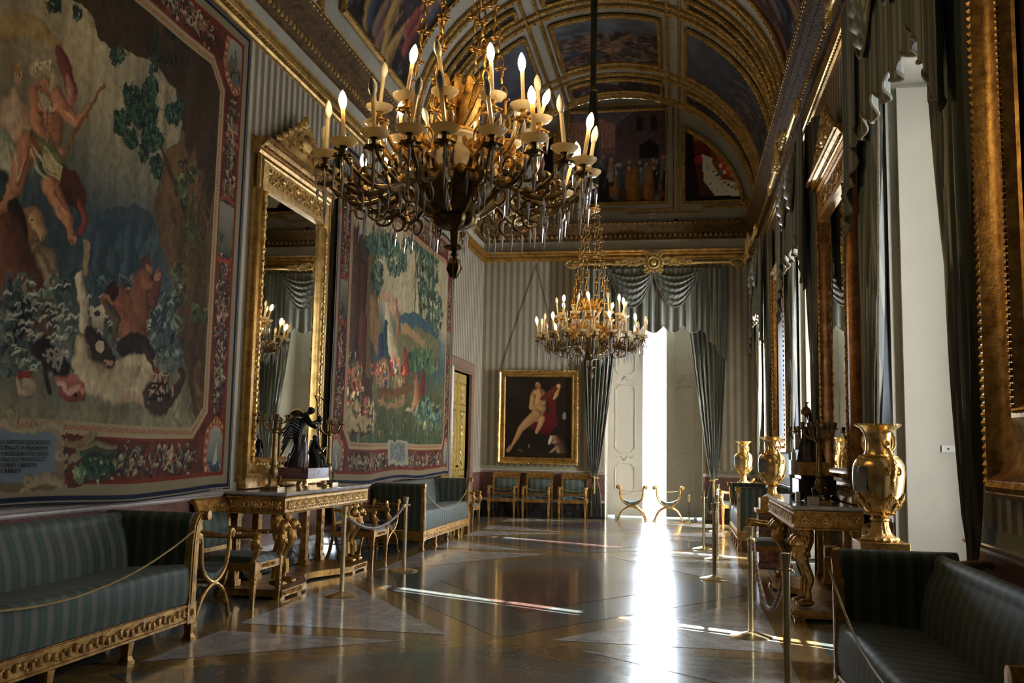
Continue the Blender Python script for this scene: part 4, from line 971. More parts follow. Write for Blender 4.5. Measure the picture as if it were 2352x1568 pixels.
def make_curule(loc, rz, label):
    t = thing('curule_stool', label, 'stool', loc, rz, 'gilt curule stools')
    for y in (-.19, .19):
        b = MB()
        U = smooth_path([(-.30, y, .70), (-.335, y, .735), (-.31, y, .765), (-.27, y, .75), (-.255, y, .68), (-.25, y, .58), (-.21, y, .46), (-.12, y, .375), (0, y, .335), (.12, y, .375), (.21, y, .46), (.25, y, .58), (.255, y, .68), (.27, y, .75), (.31, y, .765), (.335, y, .735), (.30, y, .70)], 5)
        b.tube(U, .019, 8); b.ell((-.305, y, .735), .032); b.ell((.305, y, .735), .032)
        L = smooth_path([(-.33, y, .0), (-.30, y, .03), (-.27, y, .12), (-.19, y, .235), (-.08, y, .305), (0, y, .32), (.08, y, .305), (.19, y, .235), (.27, y, .12), (.30, y, .03), (.33, y, 0)], 5)
        b.tube(L, lerp_list([.024, .016, .018, .02, .018, .016, .024], len(L)-1), 8); b.ell((0, y, .33), (.035, .028, .03)); b.ell((-.325, y, .015), (.03, .022, .015), 6, 4); b.ell((.325, y, .015), (.03, .022, .015), 6, 4)
        b.build('side_frame', GOLDW, t)
    for q in (((0, .33), .014), ((.24, .14), .012), ((-.24, .14), .012), ((.27, .70), .013), ((-.27, .70), .013)):
        b = MB(); b.tube([(q[0][0], -.19, q[0][1]), (q[0][0], .19, q[0][1])], q[1], 8); b.build('stretcher', GOLDW, t)
    b = MB(); prof = lambda u: (-.225+.45*u, .475-.115*math.sin(PI*u))
    b.grid(lambda u, v: (prof(u)[0], -.19+.38*v, prof(u)[1]+.055*math.sin(PI*u)**.6), 14, 6)
    b.grid(lambda u, v: (prof(1-u)[0], -.19+.38*v, prof(1-u)[1]-.005), 14, 3)
    for y in (-.19, .19): b.grid(lambda u, v, y=y: (prof(u)[0], y, prof(u)[1]-.005+v*(.06*math.sin(PI*u)**.6)), 14, 1)
    b.build('seat', SILK_X, t, angle=60)
    return t
def make_sofa(loc, rz, label, Ln=3.6):
    """length Ln, front at y=-.85, back at y=0"""
    t = thing('sofa', label, 'sofa', loc, rz, 'green striped gilt sofas'); H = Ln/2; D = .82
    b = MB(); b.box(-H+.05, H-.05, -D, -D+.05, .15, .295); b.box(-H+.02, -H+.07, -D+.02, -.05, .15, .29); b.box(H-.07, H-.02, -D+.02, -.05, .15, .29)
    b.box(-H+.05, H-.05, -.10, -.05, .15, .29); b.sweep([(0, 0), (.012, .004), (.012, .02), (0, .024)], (-H+.05, -D, .15), (H-.05, -D, .15), (0, -1, 0)); b.sweep([(0, 0), (.012, .004), (.012, .02), (0, .024)], (-H+.05, -D, .268), (H-.05, -D, .268), (0, -1, 0))
    rb = b; n = int(Ln/.075)
    for i in range(n):
        x = -H+.12+(Ln-.24)*(i+.5)/n; rb.ell((x, -D-.005, .222+.012*math.sin(i*1.7)), (.030, .016, .030), 6, 4); rb.ell((x+.03, -D-.003, .20+.04*(i % 2)), (.016, .010, .014), 5, 3)
    b.build('front_rail', GOLDW, t)
    k = 5
    for i in range(k):
        x = -H+.07+(Ln-.14)*i/(k-1)
        for y in ((-D+.02,) if 0 < i < k-1 else (-D+.02, -.08)):
            b = MB(); b.box(x-.045, x+.045, y-.04, y+.04, 0, .025); b.taper((x, y), .025, .06, .036, .026); b.taper((x, y), .06, .15, .026, .036); b.build('leg', GOLDW, t, bevel=.003)
    def seat(u, v):
        x = -H+.09+(Ln-.18)*u; s = v*1.30
        if s < .25: y = -D-.0-.01*math.sin(s/.25*PI); z = .30+s
        elif s < .37: a = (s-.25)/.12*PI/2; y = -D+.06-.06*math.cos(a); z = .55+.045*math.sin(a)
        else: y = -D+.06+(s-.37)*.72; z = .595-.05*((s-.37)/.93)
        return (x, y, z)
    b = MB(); b.grid(seat, 12, 40); b.build('seat', SILK_X, t)
    b = MB()
    def back(u, v):
        x = -H+.10+(Ln-.20)*u; s = v
        if s < .72: q = s/.72; y = -.30+.10*q-.03*math.sin(PI*q); z = .52+.40*q
        elif s < .86: a = (s-.72)/.14*PI; y = -.15-.055*math.cos(a); z = .92+.06*math.sin(a)
        else: q = (s-.86)/.14; y = -.095+.02*q; z = .92-.62*q
        return (x, y, z)
    b.grid(back, 12, 34)
    for s in (-1, 1):
        e = [back(0 if s < 0 else 1, i/34) for i in range(35)]; b.add([(-H+.10 if s < 0 else H-.10, -.08, .3)]+e, [tuple(range(36))])
    b.build('backrest', SILK_X, t, angle=50)
    for s in (-1, 1):
        b = MB()
        def armf(u, v, s=s):
            y = -D+.03+(D-.07)*u; q = v
            if q < .45: k_ = q/.45; x = .155-.02*math.sin(PI*k_); z = .50+.44*k_; x -= .08*max(0, k_-.6)**1.5
            elif q < .62: a = (q-.45)/.17*PI; x = .06+.05*math.cos(a)*1.2; z = .94+.055*math.sin(a)
            else: k_ = (q-.62)/.38; x = .0+.045*(1-math.exp(-k_*4)); z = .94-.64*k_
            return (s*(H-x), y, z)
        b.grid(armf, 6, 34)
        for y in (-D+.03, -.04): e = [armf(0 if y < -.1 else 1, i/34) for i in range(35)]; b.add(e, [tuple(range(35))])
        b.build('arm_cushion', SILK_Y, t, angle=50)
        b = MB()     # fluted gilt arm front ending in a scroll
        prof = [(.16, .28), (.155, .5), (.15, .75), (.125, .90), (.06, .985), (-.03, .995)]; inn = [(.05, .28), (.052, .5), (.045, .75), (.03, .87), (-.005, .93), (-.035, .955)]
        for w0, w1, dy in ((0, .22, .012), (.26, .48, .018), (.52, .74, .018), (.78, 1, .012)):
            rings = []
            for (xa, za), (xb, zb) in zip(prof, inn):
                p = [(xa+(xb-xa)*w, za+(zb-za)*w) for w in (w0, w1)]
                rings.append([(s*(H-p[0][0]), -D-dy, p[0][1]), (s*(H-p[1][0]), -D-dy, p[1][1]), (s*(H-p[1][0]), -D+.05, p[1][1]), (s*(H-p[0][0]), -D+.05, p[0][1])])
            b.loft(rings)
        b.box(min(s*(H-.17), s*(H-.04)), max(s*(H-.17), s*(H-.04)), -D-.015, -D+.05, .14, .30)
        for y in (-D-.0, ): b.lathe([(.006, -.03), (.038, -.028), (.038, .05), (.006, .052)], 12, (s*(H+.035), y, .965), ax=Matrix.Rotation(PI/2, 3, 'X'))
        rosette(b, (s*(H-.105), -D-.018, .225), .02)
        b.build('arm_front', GOLDW, t)
    return t
def make_cord(pts_pairs, name, label, mat=ROPE_G, r=.007, group=None, twist=False):
    b = MB()
    for p0, p1, sag in pts_pairs: b.tube(hang(p0, p1, sag, 18), r, 6)
    o = b.build(name, mat); tag(o, label, 'cord', group); return o
def paw_leg(b, x, y, H, s=1, lean=1):
    """lion monopod standing at (x, y), facing -y"""
    P = smooth_path([(x, y, .10), (x, y-.01, .20), (x, y+.015, .30), (x, y-.02, .42), (x, y-.06, .52), (x, y-.05, .62), (x, y-.02, .72), (x, y, H)], 5)
    b.tube(P, lerp_list([.030, .030, .036, .040, .062, .072, .075, .05], len(P)-1), 10)
    b.ell((x, y-.03, .055), (.05, .085, .04), 8, 5)
    for q in (-1.5, -.5, .5, 1.5): b.ell((x+q*.026, y-.10, .045), (.017, .028, .028), 6, 4)
    b.ell((x, y-.075, .70), (.068, .075, .075), 10, 7); b.ell((x, y-.135, .675), (.036, .042, .034), 8, 5); b.ell((x, y-.145, .70), (.022, .02, .02), 6, 4)
    for q in (-1, 1): b.ell((x+q*.055, y-.06, .755), (.018, .014, .022), 6, 4); b.ell((x+q*.024, y-.135, .712), (.009, .008, .008), 5, 3)
    for i in range(22):
        a = i*2.4; rr = .085-.001*i; b.ell((x+rr*math.cos(a)*.9, y-.03+rr*.5*math.sin(a), .745-.010*i), (.024, .022, .034), 5, 3)
    for i in range(5): b.tube([(x+(i-2)*.026, y-.105+abs(i-2)*.012, .60), (x+(i-2)*.024, y-.125+abs(i-2)*.012, .54), (x+(i-2)*.02, y-.075, .48)], [.012, .016, .006], 5)
    for i in range(4): b.tube([(x+(i-1.5)*.018, y-.035, .30), (x+(i-1.5)*.018, y-.045, .14)], .008, 4)
def make_console(loc, rz, label, Ln=2.6, D=.64):
    t = thing('console_table', label, 'table', loc, rz, 'console tables under the mirrors'); H = Ln/2
    b = MB(); b.box(-H-.03, H+.03, -D-.03, .0, 1.035, 1.062); b.box(-H-.015, H+.015, -D-.015, .0, 1.022, 1.035); b.build('marble_top', TOP_M, t, bevel=.004)
    b = MB(); b.box(-H, H, -D, -.01, .84, 1.02)
    for z in (.838, 1.0):
        pr = [(0, 0), (.016, .003), (.02, .014), (.0, .022)]
        b.sweep(pr, (-H-.0, -D, z), (H, -D, z), (0, -1, 0)); b.sweep(pr, (-H, -D, z), (-H, 0, z), (-1, 0, 0)); b.sweep(pr, (H, -D, z), (H, 0, z), (1, 0, 0))
        b.beads((-H, -D-.016, z+.01), (H, -D-.016, z+.01), .026, .007, 1.3, 4, 3)
        for s in (-1, 1): b.beads((s*(H+.016), -D, z+.01), (s*(H+.016), 0, z+.01), .026, .007, 1.3, 4, 3)
    b.build('apron', GOLDW, t)
    b = MB(); scrollwork(b, -H+.06, H-.06, .868, .992, -D-.004, .0115)
    b.build('front_relief', ORMOLUC, t)
    for s in (-1, 1):
        b = MB(); b2 = MB(); scrollwork(b2, -D/2+.04, D/2-.04, .875, .985, -.004, .0115)
        b.add([(s*(H-y) if True else 0, -D/2+x*(-s)*-1, z) for x, y, z in b2.v], b2.f); b.build('side_relief', ORMOLUC, t)
    for x in (-H+.12, -H+.36, H-.36, H-.12):
        b = MB(); paw_leg(b, x, -D+.14, .84); 
        for v in range(len(b.v)): p = b.v[v]; b.v[v] = (p[0], p[1], p[2]+.10*max(0, 1-p[2]/.84))
        b.build('lion_leg', GOLDW, t)
    for x in (-H+.12, -H+.62, H-.62, H-.12):
        b = MB(); b.box(x-.05, x+.05, -.10, -.03, .16, .84); b.box(x-.065, x+.065, -.115, -.02, .10, .16); b.box(x-.06, x+.06, -.11, -.025, .79, .84)
        for k in range(6): b.ell((x, -.10, .25+.08*k), (.02, .012, .03), 6, 4)
        b.build('rear_pilaster', GOLDW, t)
    def pl(x): return -D-.02+(.26*(math.cos(min(1, max(0, (1-abs(x)/(H-.50))))*PI)*-.5+.5) if abs(x) < H-.50 else 0)
    xs = list(np.linspace(-H-.02, H+.02, 61)); poly = [(x, pl(x)) for x in xs]+[(H+.02, -.0), (-H-.02, -.0)]
    b = MB(); b.prism(poly, lambda a, c, d: (a, c, d), .025, .095)
    for x in (-H+.02, -H+.45, H-.45, H-.02): b.box(x-.05, x+.05, -D-.01, -D+.08, 0, .03)
    for x in (-H+.02, H-.02): b.box(x-.05, x+.05, -.1, 0, 0, .03)
    for s in (-1, 1): scrollwork(b, min(s*(H-.46), s*(H)), max(s*(H-.46), s*H), .035, .085, -D-.022, .005)
    b.build('plinth', GOLDW, t)
    return t
def make_mirror(loc, rz, label, W=2.15, H=3.68):
    """base z=0, against the wall y=0"""
    t = thing('wall_mirror', label, 'mirror', loc, rz, 'tall gilt mirrors'); h = W/2; fn = lambda u, v, d: (u, -d, v)
    b = MB(); b.frame([(0, 0), (0, .06), (.02, .10), (.06, .11), (.09, .085), (.13, .09), (.17, .10), (.20, .085), (.22, .05), (.24, .035)], -h, h, .10, H, fn); b.m = 1
    for s in (-1, 1):
        for i in range(46): z = .30+(H-.75)*i/45; b.ell((s*(h-.15), -.105, z), (.028, .022, .034), 5, 3); b.ell((s*(h-.15+.018*(-1)**i), -.115, z+.03), (.014, .014, .022), 5, 3)
    for i in range(20): x = -h+.25+(W-.5)*i/19; b.ell((x, -.105, .26), (.036, .022, .024), 5, 3)
    b.build('frame', [GOLD, ORMOLUC], t)
    b = MB(); b.box(-h-.02, h+.02, -.115, -.0, 0, .14); b.box(-h-.03, h+.03, -.125, 0, .115, .14); b.build('base_block', GOLDW, t, bevel=.004)
    b = MB(); b.box(-h+.22, h-.22, -.04, -.02, .32, H-.30); b.build('glass', MIRROR, t, smooth=False)
    b = MB(); b.box(-h+.2, h-.2, -.095, -.03, H-.36, H-.02); b.box(-h, -h+.22, -.10, -.02, H-.4, H); b.box(h-.22, h, -.10, -.02, H-.4, H)
    scrollwork(b, -h+.25, h-.25, H-.33, H-.08, -.097, .012); b.build('frieze', GOLDF, t)
    b = MB(); pr = [(0, 0), (.10, 0), (.12, .03), (.115, .06), (.16, .09), (.19, .13), (.22, .14), (.22, .17), (0, .19)]
    b.sweep(pr, (-h-.06, 0, H-.02), (h+.06, 0, H-.02), (0, -1, 0)); b.beads((-h, -.15, H+.05), (h, -.15, H+.05), .05, .018, 1.2); b.beads((-h, -.20, H+.1), (h, -.20, H+.1), .03, .010, 1.2)
    b.build('cornice', GOLDW, t)
    b = MB(); z0 = H+.17; q = [(-.62, 0), (-.58, .1), (-.40, .16), (-.34, .30), (-.24, .36), (-.15, .50), (-.05, .46), (0, .56), (.05, .46), (.15, .50), (.24, .36), (.34, .30), (.40, .16), (.58, .1), (.62, 0)]
    b.prism([(x*.8, z0+z*.75) for x, z in q], lambda a, c, d: (a, d, c), -.10, -.05)
    for s in (-1, 1):
        for cx, cz, r in ((.16, .24, .11), (.36, .14, .09), (.52, .07, .06), (.10, .42, .06)): b.tube(spiral((s*cx*.85, -.12, z0+cz), r, r*.2, 1.5, 0 if s > 0 else PI, 'y', 16, s), .024, 5)
        for k in range(10): b.ell((s*(.05+.055*k), -.12, z0+.46-.045*k+.03*(k % 2)), (.035, .03, .045), 6, 4)
    b.ell((0, -.13, z0+.25), (.09, .05, .12)); b.ell((0, -.11, z0+.52), (.06, .04, .09))
    for k in range(len(b.v)): b.v[k] = (b.v[k][0]*1.4, b.v[k][1]*1.25, b.v[k][2])
    b.build('crest', ORMOLUC, t)
    return t
def make_stanchion(loc, label, h=.92):
    t = thing('stanchion', label, 'barrier post', loc, 0, 'brass barrier posts')
    b = MB(); b.lathe([(.178, 0), (.18, .006), (.165, .016), (.10, .032), (.05, .045), (.03, .05), (.024, .055)], 40); b.build('base', BRASS, t, angle=50)
    b = MB(); b.lathe([(.024, .05), (.024, h-.10)], 20); b.build('pole', BRASS, t)
    b = MB(); b.lathe([(.024, h-.11), (.045, h-.105), (.045, h-.095), (.026, h-.09), (.028, h-.06), (.036, h-.01), (.038, h), (.030, h+.002)], 20)
    for a in (0, PI/2, PI, 3*PI/2): b.tube([(.045*math.cos(a), .045*math.sin(a), h-.10), (.055*math.cos(a), .055*math.sin(a), h-.085), (.053*math.cos(a), .053*math.sin(a), h-.12)], .004, 5)
    b.build('cap', BRASS, t); return t
ROPE_R = m_stripes('twisted_barrier_rope', 'Z', .03, [(0, .5, (.32, .20, .15)), (.5, 1, (.17, .09, .07))], .55, sheen=.3)
def make_rope(p0, p1, sag, label, r=.017):
    t = thing('barrier_rope', label, 'rope', p0); d = Vector(p1)-Vector(p0); P = hang((0, 0, 0), d, sag, 40)
    b = MB()
    # twisted strand: fat rings along the curve
    n = 150; vs = []; Q = hang((0, 0, 0), d, sag, n); b.tube(Q, [r*(1+.13*math.sin(i*1.15)) for i in range(n+1)], 8); b.build('rope', ROPE_R, t)
    for q, a in ((0, 1), (-1, -1)):
        b = MB(); b.tube([Q[q], Q[q+4*a]], .019, 8); b.build('rope_end', BRASS, t)
    return t
# --- placing: left side
LX = XL+.03
S1 = make_sofa((LX, 5.42, 0), PI/2, 'long green striped sofa in the left foreground under the big tapestry', 3.6)
S2 = make_sofa((LX, 15.55, 0), PI/2, 'grey-green sofa on the left under the second tapestry, past the barrier posts', 3.2)
S3 = dup(S1, 'dark green sofa in the right foreground below the large picture frame', (XR-.14, 4.45, 0), -PI/2); S3.scale = (.9, .88, 1)
S4 = dup(S2, 'sofa seen end-on beneath the painting far down the right wall', (XR-.03, 17.15, 0), -PI/2); S4.scale = (.78, 1, 1)
A1_ = make_armchair((XL+.42, 8.86, 0), PI/2, 'gilt armchair with striped seat beside the left console table')
dup(A1_, 'gilt armchair between the left console table and the second sofa', (XL+.40, 12.45, 0), PI/2)
dup(A1_, 'gilt armchair beside the gilded door on the left', (XL+.46, 18.25, 0), PI/2)
for x, l in ((-3.98, 'left'), (-3.20, 'middle'), (-2.38, 'right')): dup(A1_, '%s of three gilt armchairs under the framed dark painting' % {'left': 'leftmost', 'middle': 'middle one', 'right': 'rightmost'}[l], (x, YF-.42, 0), 0)
dup(A1_, 'gilt armchair in the far right corner behind the barrier posts', (1.16, YF-.60, 0), -PI/2)
dup(A1_, 'gilt armchair just beyond the right console table', (XR-.62, 12.45, 0), -PI/2)
K1 = make_curule((XL+.42, 7.95, 0), PI/2, 'gilt curule stool between the foreground sofa and the near armchair')
dup(K1, 'gilt curule stool beside the second sofa on the left', (XL+.36, 13.42, 0), PI/2)
dup(K1, 'gilt curule stool at the far end of the second sofa', (XL+.36, 17.53, 0), PI/2)
dup(K1, 'left one of two gilt curule stools before the bright end window', (-1.08, YF-.33, 0), 0)
dup(K1, 'right one of two gilt curule stools before the bright end window', (-.27, YF-.25, 0), 0)
T1 = make_console((XL+.065, 10.5, 0), PI/2, 'gilt console table with white marble top below the left mirror')
T2 = dup(T1, 'gilt console table with lion legs below the right-hand mirror', (XR-.065, 10.75, 0), -PI/2)
M1 = make_mirror((XL, 10.62, 1.07), PI/2, 'tall gilt mirror with carved crest on the left wall')
M2 = dup(M1, 'tall gilt mirror on the right wall reflecting the end window', (XR, 10.95, 1.07), -PI/2)
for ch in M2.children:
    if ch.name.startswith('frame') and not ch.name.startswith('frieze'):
        for q in range(2): ch.material_slots[q].link = 'OBJECT'; ch.material_slots[q].material = (WOODG, GOLDW)[q]  # backlit shade of the right frame comes from these darker materials
for p, l in (((-3.44, 9.56), 'brass post on the white marble triangle left, nearer one'), ((-3.40, 11.68), 'brass post before the left console table, the farther one'),
             ((.585, 8.5), 'brass post with wide base on the sunlit floor strip right'), ((.655, 6.35), 'tall cut-off brass post in front of the dark right sofa'),
             ((.404, 12.17), 'dark brass post right of the bright floor reflection'), ((.52, 14.39), 'brass post behind the dark one in the right row'),
             ((.36, 15.79), 'slim brass post farther along the right row'), ((.72, 19.45), 'farthest brass post by the far right sofa')):
    if 'nearer' in l: ST = make_stanchion((*p, 0), l)
    else: dup(ST, l, (*p, 0))
make_rope((-3.44, 9.61, .82), (-3.40, 11.63, .82), .20, 'red-brown twisted rope between the two left barrier posts')
make_rope((.60, 8.45, .82), (.655, 6.40, .82), .40, 'thick twisted rope sagging between the two near right posts')
make_rope((.52, 14.34, .82), (.40, 12.22, .82), .35, 'twisted rope between the dark post and the one behind it')
make_rope((.72, 19.40, .82), (.36, 15.84, .82), .35, 'twisted rope between the far posts on the right')
FXs = XL+.03+.85
make_cord([((FXs, 3.75, .86), (FXs, 7.05, .86), .30)], 'cord', 'gold cord slung across the front of the left foreground sofa', r=.008)
make_cord([((FXs, 14.05, .86), (FXs, 17.02, .88), .33)], 'cord', 'gold cord slung across the second sofa on the left')
make_cord([((XR-.89, 5.97, .86), (XR-.89, 2.93, .86), .30)], 'cord', 'gold cord across the dark sofa in the right foreground')
make_cord([((XR-.03-.85, 18.25, .9), (XR-.03-.85, 16.05, .9), .33)], 'cord', 'cord hanging across the sofa far down the right wall')
for x, y, rz, l in ((-3.98, YF-.42, 0, 'leftmost armchair under the dark painting'), (-3.20, YF-.42, 0, 'middle armchair under the dark painting'), (-2.38, YF-.42, 0, 'rightmost armchair under the dark painting'),
                    (XL+.42, 8.86, PI/2, 'armchair beside the left console table')):
    Mz = Matrix.Translation((x, y, 0)) @ Matrix.Rotation(rz, 4, 'Z')
    make_cord([(Mz @ Vector((-.30, -.16, .70)), Mz @ Vector((.30, -.16, .70)), .09), (Mz @ Vector((-.30, -.05, .69)), Mz @ Vector((.30, -.08, .69)), .07)], 'cord', 'gold cord tied between the arms of the '+l, r=.005)
for x, y, l in ((-1.08, YF-.33, 'left'), (-.27, YF-.25, 'right')): make_cord([((x-.28, y-.19, .70), (x+.28, y-.19, .70), .05)], 'cord', 'gold cord across the %s stool before the end window' % l, r=.006)
# ------------------------------------------------ tapestries and framed paintings
def tap_border(P, u0, u1, v0, v1, bw, seed, cart=None):
    """woven border: blue edge, stone band, red ground with garlands, inner dentil bands, corner ovals"""
    m = np.minimum(np.minimum(P.U-u0, u1-P.U), np.minimum(P.V-v0, v1-P.V))
    # chamfered inner corner
    cx = np.minimum(P.U-u0, u1-P.U); cz = np.minimum(P.V-v0, v1-P.V); ch = (cx+cz)-(2*bw+.20); inner = np.minimum(m-bw, ch*.7)
    def band(lo, hi, col, arr): P.put((slice(None), slice(None)), ((arr >= lo) & (arr < hi)).astype(float), col)
    red = inner < 0; nz = nnoise(P.U, P.V, .12, .12, seed)
    P.put((slice(None), slice(None)), red.astype(float), (88, 46, 34)); P.C[red] *= (.55+.8*nz[red])[:, None]
    rr = np.random.RandomState(seed)
    fr = [(168, 150, 118), (196, 180, 146), (60, 66, 54), (150, 76, 66), (52, 62, 72), (84, 60, 38), (186, 160, 112), (128, 52, 56), (34, 30, 26), (110, 116, 92)]
    def garland(pts, k):
        for _ in range(k):
            i = rr.randint(len(pts)-1); t = rr.rand(); x = pts[i][0]+(pts[i+1][0]-pts[i][0])*t; y = pts[i][1]+(pts[i+1][1]-pts[i][1])*t
            w = bw*.30; x += rr.randn()*w*.36; y += rr.randn()*w*.36; R_ = .012+.028*rr.rand(); c = fr[rr.randint(len(fr))]
            P.ell(x, y, R_, R_*(.35+.5*rr.rand()), c, .85, rr.rand()*3, raw=True, c2=tuple(int(q*.5) for q in c))
    mid = bw*.50+.02
    a, b_, c_, d_ = u0+mid, u1-mid, v0+mid, v1-mid
    for p in ([(b_, c_+.5), (b_, d_-.5)], [(a+.5, c_), (b_-.5, c_)], [(a+.5, d_), (b_-.5, d_)], [(a, c_+.5), (a, d_-.5)]):
        L = math.hypot(p[1][0]-p[0][0], p[1][1]-p[0][1]); P.stroke(p, bw*.16, (40, 32, 24), raw=True, a=.7); garland(p, int(L*300))
        k = int(L/.55)
        for i in range(k):
            t = (i+.5)/k; x = p[0][0]+(p[1][0]-p[0][0])*t; y = p[0][1]+(p[1][1]-p[0][1])*t
            for q in range(5): P.stroke([(x+.12*math.cos(q*1.3), y+.12*math.sin(q*1.3)), (x, y), (x-.1*math.cos(q*1.3+.6), y-.1*math.sin(q*1.3+.6))], .014, fr[(q*3+i) % 10], raw=True, a=.8)
            P.stroke([(x+.09*math.cos(q_), y+.09*math.sin(q_)) for q_ in np.linspace(0, 5, 12)], .010, (170, 150, 116), (70, 50, 36), raw=True, a=.8)
    # small landscape cartouches at mid height of the side borders
    for x in (a, b_):
        zc = v0+(v1-v0)*.545; P.poly([(x-bw*.30, zc-.26), (x+bw*.30, zc-.26), (x+bw*.30, zc+.26), (x-bw*.30, zc+.26)], (126, 122, 104), raw=True, c2=(66, 70, 56)); P.scatter(x-bw*.28, x+bw*.28, zc-.24, zc, 20, [(54, 58, 44), (96, 92, 72)], .04, 2)
        for s_ in (-1, 1): P.stroke([(x-bw*.32, zc+s_*.28), (x, zc+s_*.33), (x+bw*.32, zc+s_*.28)], .03, (150, 70, 44), (80, 34, 26), raw=True)
    for x in (a, b_):                           # oval medallions
        for z, k in ((c_, 0), (d_, 1)):
            rx, rz = bw*.40, bw*.40+.10; z = z+(.07 if z == c_ else -.07)
            P.ell(x, z, rx+.02, rz+.02, (90, 36, 28), raw=True); P.ell(x, z, rx, rz, (150, 92, 60), raw=True)
            for q in range(40): t = q*PI/20; P.ell(x+rx*.85*math.cos(t), z+rz*.88*math.sin(t), .022, .014, [(190, 160, 120), (96, 50, 36)][q % 2], raw=True, rot=t)
            P.ell(x, z, rx*.70, rz*.74, (150, 148, 128), raw=True, c2=(74, 84, 84))
            if k == 0: P.poly([(x-rx*.66, z-.12), (x+rx*.66, z-.12), (x+rx*.5, z-rz*.5), (x, z-rz*.7), (x-rx*.5, z-rz*.5)], (48, 66, 74), raw=True); P.poly([(x-.03, z-.16), (x+.05, z-.14), (x+.01, z+.10)], (170, 164, 140), raw=True); P.scatter(x-rx*.5, x+rx*.5, z-rz*.5, z-.14, 14, [(130, 140, 134), (40, 56, 60)], .03, 3)
            else: P.scatter(x-rx*.5, x+rx*.5, z-rz*.5, z, 26, [(44, 50, 34), (80, 78, 50), (110, 96, 66)], .045, 2); P.stroke([(x-.02, z-.2), (x-.02, z+.12)], .012, (56, 50, 36), raw=True)
    S = P
    for lo, hi, col in ((-.030, 0, (150, 134, 100)), (-.062, -.030, (116, 44, 30)), (-.10, -.062, (154, 138, 104)), (-.125, -.10, (118, 46, 32))): band(lo, hi, col, np.where(red, inner, 9))
    den = ((inner > -.062) & (inner < -.030) & (((P.U+P.V)/.035 % 1) > .5)); P.C[den] = S.c((176, 150, 112))
    band(-1, .065, (22, 30, 52), m); band(.065, .15, (132, 120, 92), m); band(.15, .19, (112, 42, 30), m)
    band(.012, .02, (150, 140, 110), m)
    return inner > 0
def tapfn(X, u1, v0, amp):
    def f(U, V):
        k = np.clip(1-(V-v0)/2.2, 0, 1); w = amp*(.35+.65*k)*(np.sin(U*2.9+.7)+.5*np.sin(U*6.1+1))+.05
        return X+w+.0*U, U, V+.022*k**3*np.sin(U*2.1+1.5)
    return f
def tapestry(name_label, us, vs, paintfn, X, amp):
    t = thing('tapestry', name_label, 'tapestry', (XL, (us[0]+us[-1])/2, vs[0]), group=None); L = t.location
    P = Paint(us, vs, lambda x, y: (onX(x, y, X).y, onX(x, y, X).z)); paintfn(P)
    f = tapfn(X, us[-1], vs[0], amp)
    P.build('woven_picture', lambda U, V: tuple(q-L[i] for i, q in enumerate(f(U, V))), TAPM, t)
    return t, P
X1 = XL+.07
skin, skd = (176, 124, 92), (84, 48, 32)
